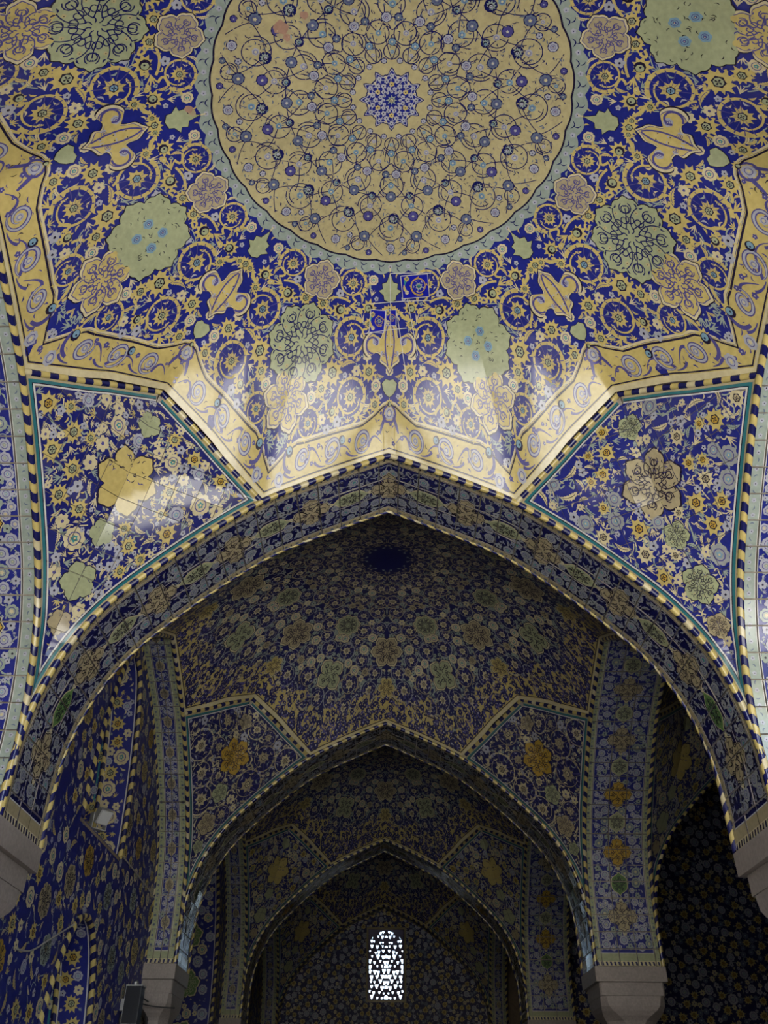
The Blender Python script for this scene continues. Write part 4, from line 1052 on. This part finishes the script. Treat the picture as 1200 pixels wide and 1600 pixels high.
def niche(c, hw, zs, za, sill, depth, label, bandcol, deep=False):
    """recess in the left wall; the jamb and vault follow the pointed outline"""
    root = empty('wall_niche', (XW, c, sill if sill > FLOOR else FLOOR)); z0 = (sill if sill > FLOOR else FLOOR)
    zz = np.linspace(zs, za, 22); f = (zz-zs)/(za-zs); xx = hw*np.sqrt(np.clip(1-f**1.9, 0, 1))*(1-.12*f)
    P = [(hw, sill)]+[(hw, z) for z in np.linspace(sill, zs, 8)[1:]]+list(zip(xx, zz))[1:]
    P = np.array(P+[(-x, z) for x, z in P[::-1][1:]]); s = np.concatenate([[0], np.cumsum(np.linalg.norm(np.diff(P, axis=0), axis=1))]); LN = s[-1]
    def m(u, t): return np.stack([-np.asarray(t), np.interp(u, s, P[:, 0]), np.interp(u, s, P[:, 1])], 1)
    D = Draw(); us = np.linspace(0, LN, 70)
    def strip(t0, t1, col, lay):
        for a, b in zip(us[:-1], us[1:]): D.add([(np.array([[(a, t0), (b, t0), (b, t1)], [(a, t0), (b, t1), (a, t1)]]), col, lay)])
    bw = .067 if not deep else depth*.72
    strip(0, depth, C['cobalt'], 0)
    for t in (.006, bw-.004): strip(t, t+.0028, C['white'], 1)
    strip(bw+.012, bw+.016, C['turquoise'], 1); strip(depth-.03, depth, C['beige'], 1)
    g = np.random.default_rng(9)
    F = Field(lambda X, Y, R: (X > R) & (X < LN-R) & (Y > .012+R*.6) & (Y < depth-R) & (np.abs(Y-bw) > R*.8), (0, LN, 0, depth), 3)
    if deep:
        for k in range(int(LN/.16)): D.stamp(blob('leafgreen', 6, .15, 'green'), (.05+.16*k, bw*.52), .046, .2); F.block(.05+.16*k, bw*.52, .046)
    F.fill(.0165, 900, 'a', 1.0); F.fill(.010, 1800, 'b', .95); F.fill(.0065, 2500, 'c', .9)
    Q = {'a': [SP_W, SP_Y, RO_C] if not deep else [RO_L, RO_C, RO_L], 'b': [RO_L, SM_C, TU_Y if not deep else TU_L], 'c': [TU_S, LF_C, SM_L, TU_C]}
    for x, y, r, k in F.items:
        if k: D.stamp(Q[k][g.integers(len(Q[k]))], (x, y), r*1.08, g.uniform(0, 6))
    e = 1e-4; U = m(np.array([.01+e]), np.array([.1]))-m(np.array([.01-e]), np.array([.1])); V = m(np.array([.01]), np.array([.1+e]))-m(np.array([.01]), np.array([.1-e]))
    fl = 1.0 if np.cross(U, V)[0][1] < 0 else -1.0
    put(D, m, 'jamb', root, z0, .2, fl)
    pth = lambda t: np.stack([0*P[:, 0]-t, P[:, 0], P[:, 1]], 1)
    inn = -np.stack([0*P[:, 0], P[:, 0], P[:, 1]-(sill+za)*.45], 1); inn /= np.linalg.norm(inn, axis=1, keepdims=True)
    rope(pth(-.002), inn*.7+np.array([.7, 0, 0]), .0062, .0150, root, z0)
    rope(pth(bw+.004), inn, .0055, .0150, root, z0)
    # flat back
    D = Draw(); n = len(P)
    D.add(fan(P, C['navy'], 0, (0, (sill+za)/2)))
    for k in range(90):
        x, z = g.uniform(-hw, hw), g.uniform(sill, za)
        if parch(np.array(x), np.array(z), hw*.9, zs, za): D.stamp([SP_G, RO_L, TU_C, SM_C][g.integers(4)], (x, z), .012, g.uniform(0, 6))
    bm = lambda u, v: np.stack([0*u-depth, u, v], 1)
    put(D, bm, 'back_panel', root, z0, .3, 1.0)
    if sill > FLOOR:
        V, F_ = box(-depth, .001, -hw, hw, sill-.006, sill); quadmesh('sill', V, F_, M_BRICK, root, z0)
    return tag(root, label, 'niche')
niche(*NICHES[0], .24, 'upper pointed recess in the left wall holding the floodlight', 'yellow')
niche(*NICHES[1], .16, 'small lower pointed recess at the bottom left of the left wall', 'white')
niche(*NICHES[2], .26, 'tall recess with green medallions, left of the second arch foot', 'green', True)

# ---- end wall with its lattice window
YE = YA+3*L+WL
WX, WHW, WZ0, WZ1 = .011, .094, .566, .895
def end_holes(x, z, r): return (np.abs(x-WX) < WHW+r) & (z > WZ0-r) & (z < WZ1+r)
def end_map(u, v): return np.stack([u, 0*u+YE, v], 1)
wb = empty('wall_back'); wall_field('wall_back', end_map, -.62, .62, FLOOR, 1.02, end_holes, 8, 1.0, None, .014, 1, parent=wb)
wb.location = (0, 0, EYE); tag(wb, 'end wall of small yellow flowers round the bright lattice window', 'wall', kind='structure')
def build_window():
    root = empty('window_1', (WX, YE, WZ0)); z0 = WZ0
    H = WZ1-WZ0; nx, nz = 72, 126
    g = np.random.default_rng(12); X = (np.arange(nx)+.5)/nx*2*WHW-WHW; Z = (np.arange(nz)+.5)/nz*H
    XX, ZZ = np.meshgrid(X, Z, indexing='ij'); hole = np.zeros_like(XX, bool)
    rows = 14
    for r in range(rows):
        cz = (r+.5)/rows*H; n = 4 if r % 2 else 3
        offs = ((np.arange(n)+.5)/n)*WHW
        for x in offs:
            s1 = g.uniform(.0060, .0120); dx = g.uniform(-.006, .006); dz = g.uniform(-.005, .005)
            for sg in (1, -1):
                ax, az = XX-sg*(x+dx), ZZ-(cz+dz)
                w = s1*(.72+.45*np.clip(az/s1, -1, 1)); hole |= (np.abs(ax) < w*.85) & (np.abs(az) < s1*.95) & (ax**2+az**2 < s1*s1*1.3)
        if r % 2 == 0:
            s1 = g.uniform(.006, .011); az = ZZ-cz; hole |= (XX**2+(az*.9)**2 < s1*s1) & (az > -s1*.7)
    edge = (np.abs(XX) > WHW-.006) | (ZZ < .006)
    arch = ZZ > H-.10+.10*np.sqrt(np.clip(1-(XX/WHW)**2*.9, 0, 1))-.004
    solid = ~hole | edge | arch
    px, pz = np.linspace(-WHW, WHW, nx+1), np.linspace(0, H, nz+1); T = .020
    V, F, idx = [], [], {}
    def vid(i, j, k):
        if (i, j, k) not in idx: idx[(i, j, k)] = len(V); V.append((px[i], k*T, z0+pz[j]))
        return idx[(i, j, k)]
    for i in range(nx):
        for j in range(nz):
            if not solid[i, j]: continue
            F.append((vid(i, j, 0), vid(i+1, j, 0), vid(i+1, j+1, 0), vid(i, j+1, 0))); F.append((vid(i, j, 1), vid(i, j+1, 1), vid(i+1, j+1, 1), vid(i+1, j, 1)))
            for di, dj, a, b in ((-1, 0, (0, 0), (0, 1)), (1, 0, (1, 0), (1, 1)), (0, -1, (0, 0), (1, 0)), (0, 1, (0, 1), (1, 1))):
                ii, jj = i+di, j+dj
                if 0 <= ii < nx and 0 <= jj < nz and solid[ii, jj]: continue
                F.append((vid(i+a[0], j+a[1], 0), vid(i+b[0], j+b[1], 0), vid(i+b[0], j+b[1], 1), vid(i+a[0], j+a[1], 1)))
    quadmesh('lattice', V, F, M_GRILLE, root, z0)
    fr = .010; Vf, Ff = [], []
    for b in ((-WHW-fr, -WHW, -.006, .03, -fr, H+fr), (WHW, WHW+fr, -.006, .03, -fr, H+fr), (-WHW, WHW, -.006, .03, -fr, 0), (-WHW, WHW, -.006, .03, H, H+fr)):
        v, f = box(b[0], b[1], b[2], b[3], b[4]+z0, b[5]+z0); Ff += [tuple(q+len(Vf) for q in ff) for ff in f]; Vf += v
    quadmesh('window_frame', Vf, Ff, MATS[C['beige']], root, z0)
    tag(root, 'tall pierced lattice window glowing bluish white in the end wall', 'window', kind='structure')
build_window()

# ---- floor, courtyard, roof, outer walls
def slab(name, b, mat, label, cat, kind='structure'):
    V, F = box(*b); o = quadmesh(name, V, F, mat); o.location = (0, 0, EYE); return tag(o, label, cat, kind=kind)
slab('floor', (-1.0, 2.1, -.10, YE+.05, FLOOR-.03, FLOOR), M_FLOOR, 'very dark prayer hall floor under the arches', 'floor')
slab('courtyard_ground', (-4, 5, -2.0, -.10, FLOOR-.05, FLOOR-.006), M_COURT, 'sunlit courtyard paving behind the viewpoint', 'ground')
slab('far_ground_dark', (-9, 10, -9, -2.01, FLOOR-.05, FLOOR-.006), M_DARKGROUND, 'unseen dark ground added beyond the paving to limit bounce light', 'ground')  # added out of view: dark, so bright bounce comes only from nearby
slab('wall_opposite_added', (-9, 10, -9.3, -9, FLOOR, 0.10), M_COURT, 'unseen opposite side of the courtyard, added low to shape the light', 'wall')  # added out of view, low enough for horizon sky to reach the tiles
slab('wall_left_blocker', (-.95, -.90, CY[0]-A_-W, YA+W*.28, FLOOR, 1.29), M_BRICK, 'unseen wall added left of the first bay to block light', 'wall')  # added out of view to shut off light from the left
slab('wall_right', (L+A_+W, L+A_+W+.05, -.05, YE, FLOOR, 1.30), ROUGH[C['ink']], 'outer right wall of the side aisle in darkness', 'wall')
slab('roof_sky_blocker', (-.95, L+A_+W+.05, -.05, YE+.15, 1.29, 1.36), M_BRICK, 'unseen roof slab added above the domes to block sky light', 'roof')  # added out of view to keep skylight off the vaults and aisle
slab('wall_outer', (-.95, -.90, YA+W*.3, YE, FLOOR, 1.29), M_BRICK, 'outer skin of the left wall behind the recesses', 'wall')
ws = empty('wall_screen'); wall_field('wall_screen', lambda u, v: np.stack([u, 0*u+YA+2*L+W, v], 1), A_+.02, L+A_+W, FLOOR, 1.29, None, 14, 1.0, None, .017, 1, parent=ws)
V_, F_ = box(A_+.02, L+A_+W, YA+2*L+W+.004, YA+2*L+W+.04, FLOOR, 1.29); quadmesh('masonry', V_, F_, M_BRICK, ws)
ws.location = (0, 0, EYE); tag(ws, 'dark wall closing the side aisle behind the right column', 'wall', kind='structure')
# gap closer between left wall and outer skin at the entrance side
slab('wall_return', (-.95, XW-.02, YA+W*.3-.02, YA+W*.3+.02, FLOOR, 1.29), M_BRICK, 'end of the left wall beside the near left column', 'wall')
def backfill():
    # outside face of the end wall, around the window
    Vs, Fs = [], []
    for b in ((-.95, WX-WHW-.01), (WX+WHW+.01, L+A_+W)):
        v, f = box(b[0], b[1], YE+.02, YE+.10, FLOOR, 1.29); Fs += [tuple(q+len(Vs) for q in ff) for ff in f]; Vs += v
    for z in ((FLOOR, WZ0-.01), (WZ1+.01, 1.29)):
        v, f = box(WX-WHW-.01, WX+WHW+.01, YE+.02, YE+.10, z[0], z[1]); Fs += [tuple(q+len(Vs) for q in ff) for ff in f]; Vs += v
    o = quadmesh('wall_outside', Vs, Fs, M_BRICK); o.location = (0, 0, EYE); tag(o, 'thick masonry of the end wall around the window opening', 'wall', kind='structure')
backfill()
slab('wall_aisle_blocker', (L-A_-.01, L+A_+W, YA+.06, YA+.11, FLOOR, 1.20), M_BRICK, 'unseen wall added across the side aisle to block light', 'wall')  # added out of view to keep the aisle beyond dark
def facade_blocker():  # unseen front, added for the sky light it blocks
    V, F = [], []; y0, y1 = CY[0]-A_-W-.03, CY[0]-A_-W-.002; TOP = 1.75
    for xc in (-L, 0, L):
        xs = np.linspace(-L/2, L/2, 61)
        zz = np.where(np.abs(xs) < A_, z_at_x(xs), ZC)
        for i in range(60):
            a, b = len(V), 0
            for y in (y0, y1):
                V += [(xc+xs[i], y, zz[i]), (xc+xs[i+1], y, zz[i+1]), (xc+xs[i+1], y, TOP), (xc+xs[i], y, TOP)]
            F += [(a, a+1, a+2, a+3), (a+7, a+6, a+5, a+4), (a, a+4, a+5, a+1)]
    o = quadmesh('wall_front_blocker', V, F, MATS[C['cobalt']]); o.location = (0, 0, EYE); tag(o, 'unseen arcaded front added above the entrance arch to block sky light', 'wall', kind='structure')
facade_blocker()

# ---- small fittings
def tube(name, pts, r, mat, parent=None, n=6):
    p = np.array(smooth_path(np.array(pts, float), 6)); V, F = [], []
    for i, q in enumerate(p):
        d = p[min(i+1, len(p)-1)]-p[max(i-1, 0)]; d /= np.linalg.norm(d); a = np.cross(d, (0, 0, 1.0) if abs(d[2]) < .9 else (1.0, 0, 0)); a /= np.linalg.norm(a); b = np.cross(d, a)
        for k in range(n): V.append(q+r*(a*math.cos(2*math.pi*k/n)+b*math.sin(2*math.pi*k/n)))
    for i in range(len(p)-1):
        for k in range(n): F.append((i*n+k, i*n+(k+1) % n, (i+1)*n+(k+1) % n, (i+1)*n+k))
    o = quadmesh(name, V, F, mat, parent)
    if parent is None: o.location = (0, 0, EYE)
    return o
def boxpart(name, b, mat, parent, z0=0.0, bev=.0015):
    V, F = box(*b); o = quadmesh(name, V, F, mat, parent, z0)
    md = o.modifiers.new('bevel', 'BEVEL'); md.width = bev*S; md.segments = 2; return o
fl = empty('floodlight', (-.628, 1.905, .545), math.radians(-38)); fl.scale = (.72, .72, .72)
M_LENS = plain('frosted_lens', (.80, .82, .84), .15, .05)
hd = boxpart('housing', (-.012, .012, -.022, .022, .008, .052), M_METAL, fl); hd.rotation_euler = (0, math.radians(35), 0)
ln = boxpart('lens', (.0122, .0140, -.019, .019, .011, .049), M_LENS, hd, 0, .0006)
for k in range(5): boxpart('cooling_fin', (-.017, -.012, -.018+k*.008, -.015+k*.008, .012, .048), M_METAL, hd, 0, .0004)
boxpart('bracket', (-.010, .010, -.026, -.023, -.014, .034), M_METAL, fl); boxpart('bracket', (-.010, .010, .023, .026, -.014, .034), M_METAL, fl); boxpart('foot_plate', (-.010, .010, -.026, .026, -.014, -.011), M_METAL, fl)
tag(fl, 'small metal floodlight on the sill of the upper left recess', 'lamp')

sp = empty('wall_speaker', (XW+.001, 2.275, .203), 0)
boxpart('cabinet', (.010, .046, -.018, .018, .003, .079), M_BLACK, sp)
boxpart('end_cap', (.009, .048, -.019, .019, .079, .082), M_METAL, sp, 0, .0005); boxpart('end_cap', (.009, .048, -.019, .019, 0, .003), M_METAL, sp, 0, .0005)
boxpart('bracket', (-.001, .010, -.006, .006, .030, .055), M_METAL, sp); kn = tube('knob', [(.026, 0, .0815), (.026, 0, .086), (.026, 0, .090)], .0045, M_METAL, sp, 10)
boxpart('side_trim', (.0095, .0105, -.0188, -.0178, .003, .079), M_METAL, sp, 0, .0002)
tag(sp, 'black box speaker with pale end caps on the wall beside the left half column', 'speaker')

HCX, HCY = -A_-WL*.52, YA+L+W/2
fy = HCY-W/2
tag(tube('cable', [(XW+.003, 2.056, .524), (XW+.004, 2.18, .519), (XW+.004, 2.30, .514), (XW+.004, 2.44, .507)], .0016, M_PALECABLE), 'pale cable running from the upper recess sill to the green-bordered band', 'cable')
tag(tube('cable', [(XW+.003, 1.56, .247), (XW+.003, 1.63, .256), (XW+.003, 1.70, .283), (XW+.003, 1.78, .315), (XW+.003, 1.85, .342)], .0015, M_PALECABLE), 'thin cable sagging across the left wall up to the lower recess tip', 'cable')
tag(tube('cable', [(XW+.022, 2.312, .279), (XW+.026, 2.35, .268), (-.600, fy-.012, .276), (-.585, fy-.012, .268)], .0018, M_CABLE), 'black cable looping from the speaker to the left half column', 'cable')
tag(tube('cable', [(-.612, fy-.005, .268), (-.590, fy-.006, .262), (-.560, fy-.006, .258), (-.520, fy-.004, .256)], .0016, M_CABLE), 'black cable tied around the neck of the left half column', 'cable')
tag(tube('cable', [(-.600, fy+.025, .262), (-.590, fy+.020, .225), (-.572, fy+.018, .195), (-.560, fy+.018, .150), (-.556, fy+.02, .05)], .0014, M_CABLE), 'black cable hanging in a curve down the left half column shaft', 'cable')
print('tris', sum(len(o.data.polygons) for o in bpy.data.objects if o.type == 'MESH'), 'objs', len(bpy.data.objects))
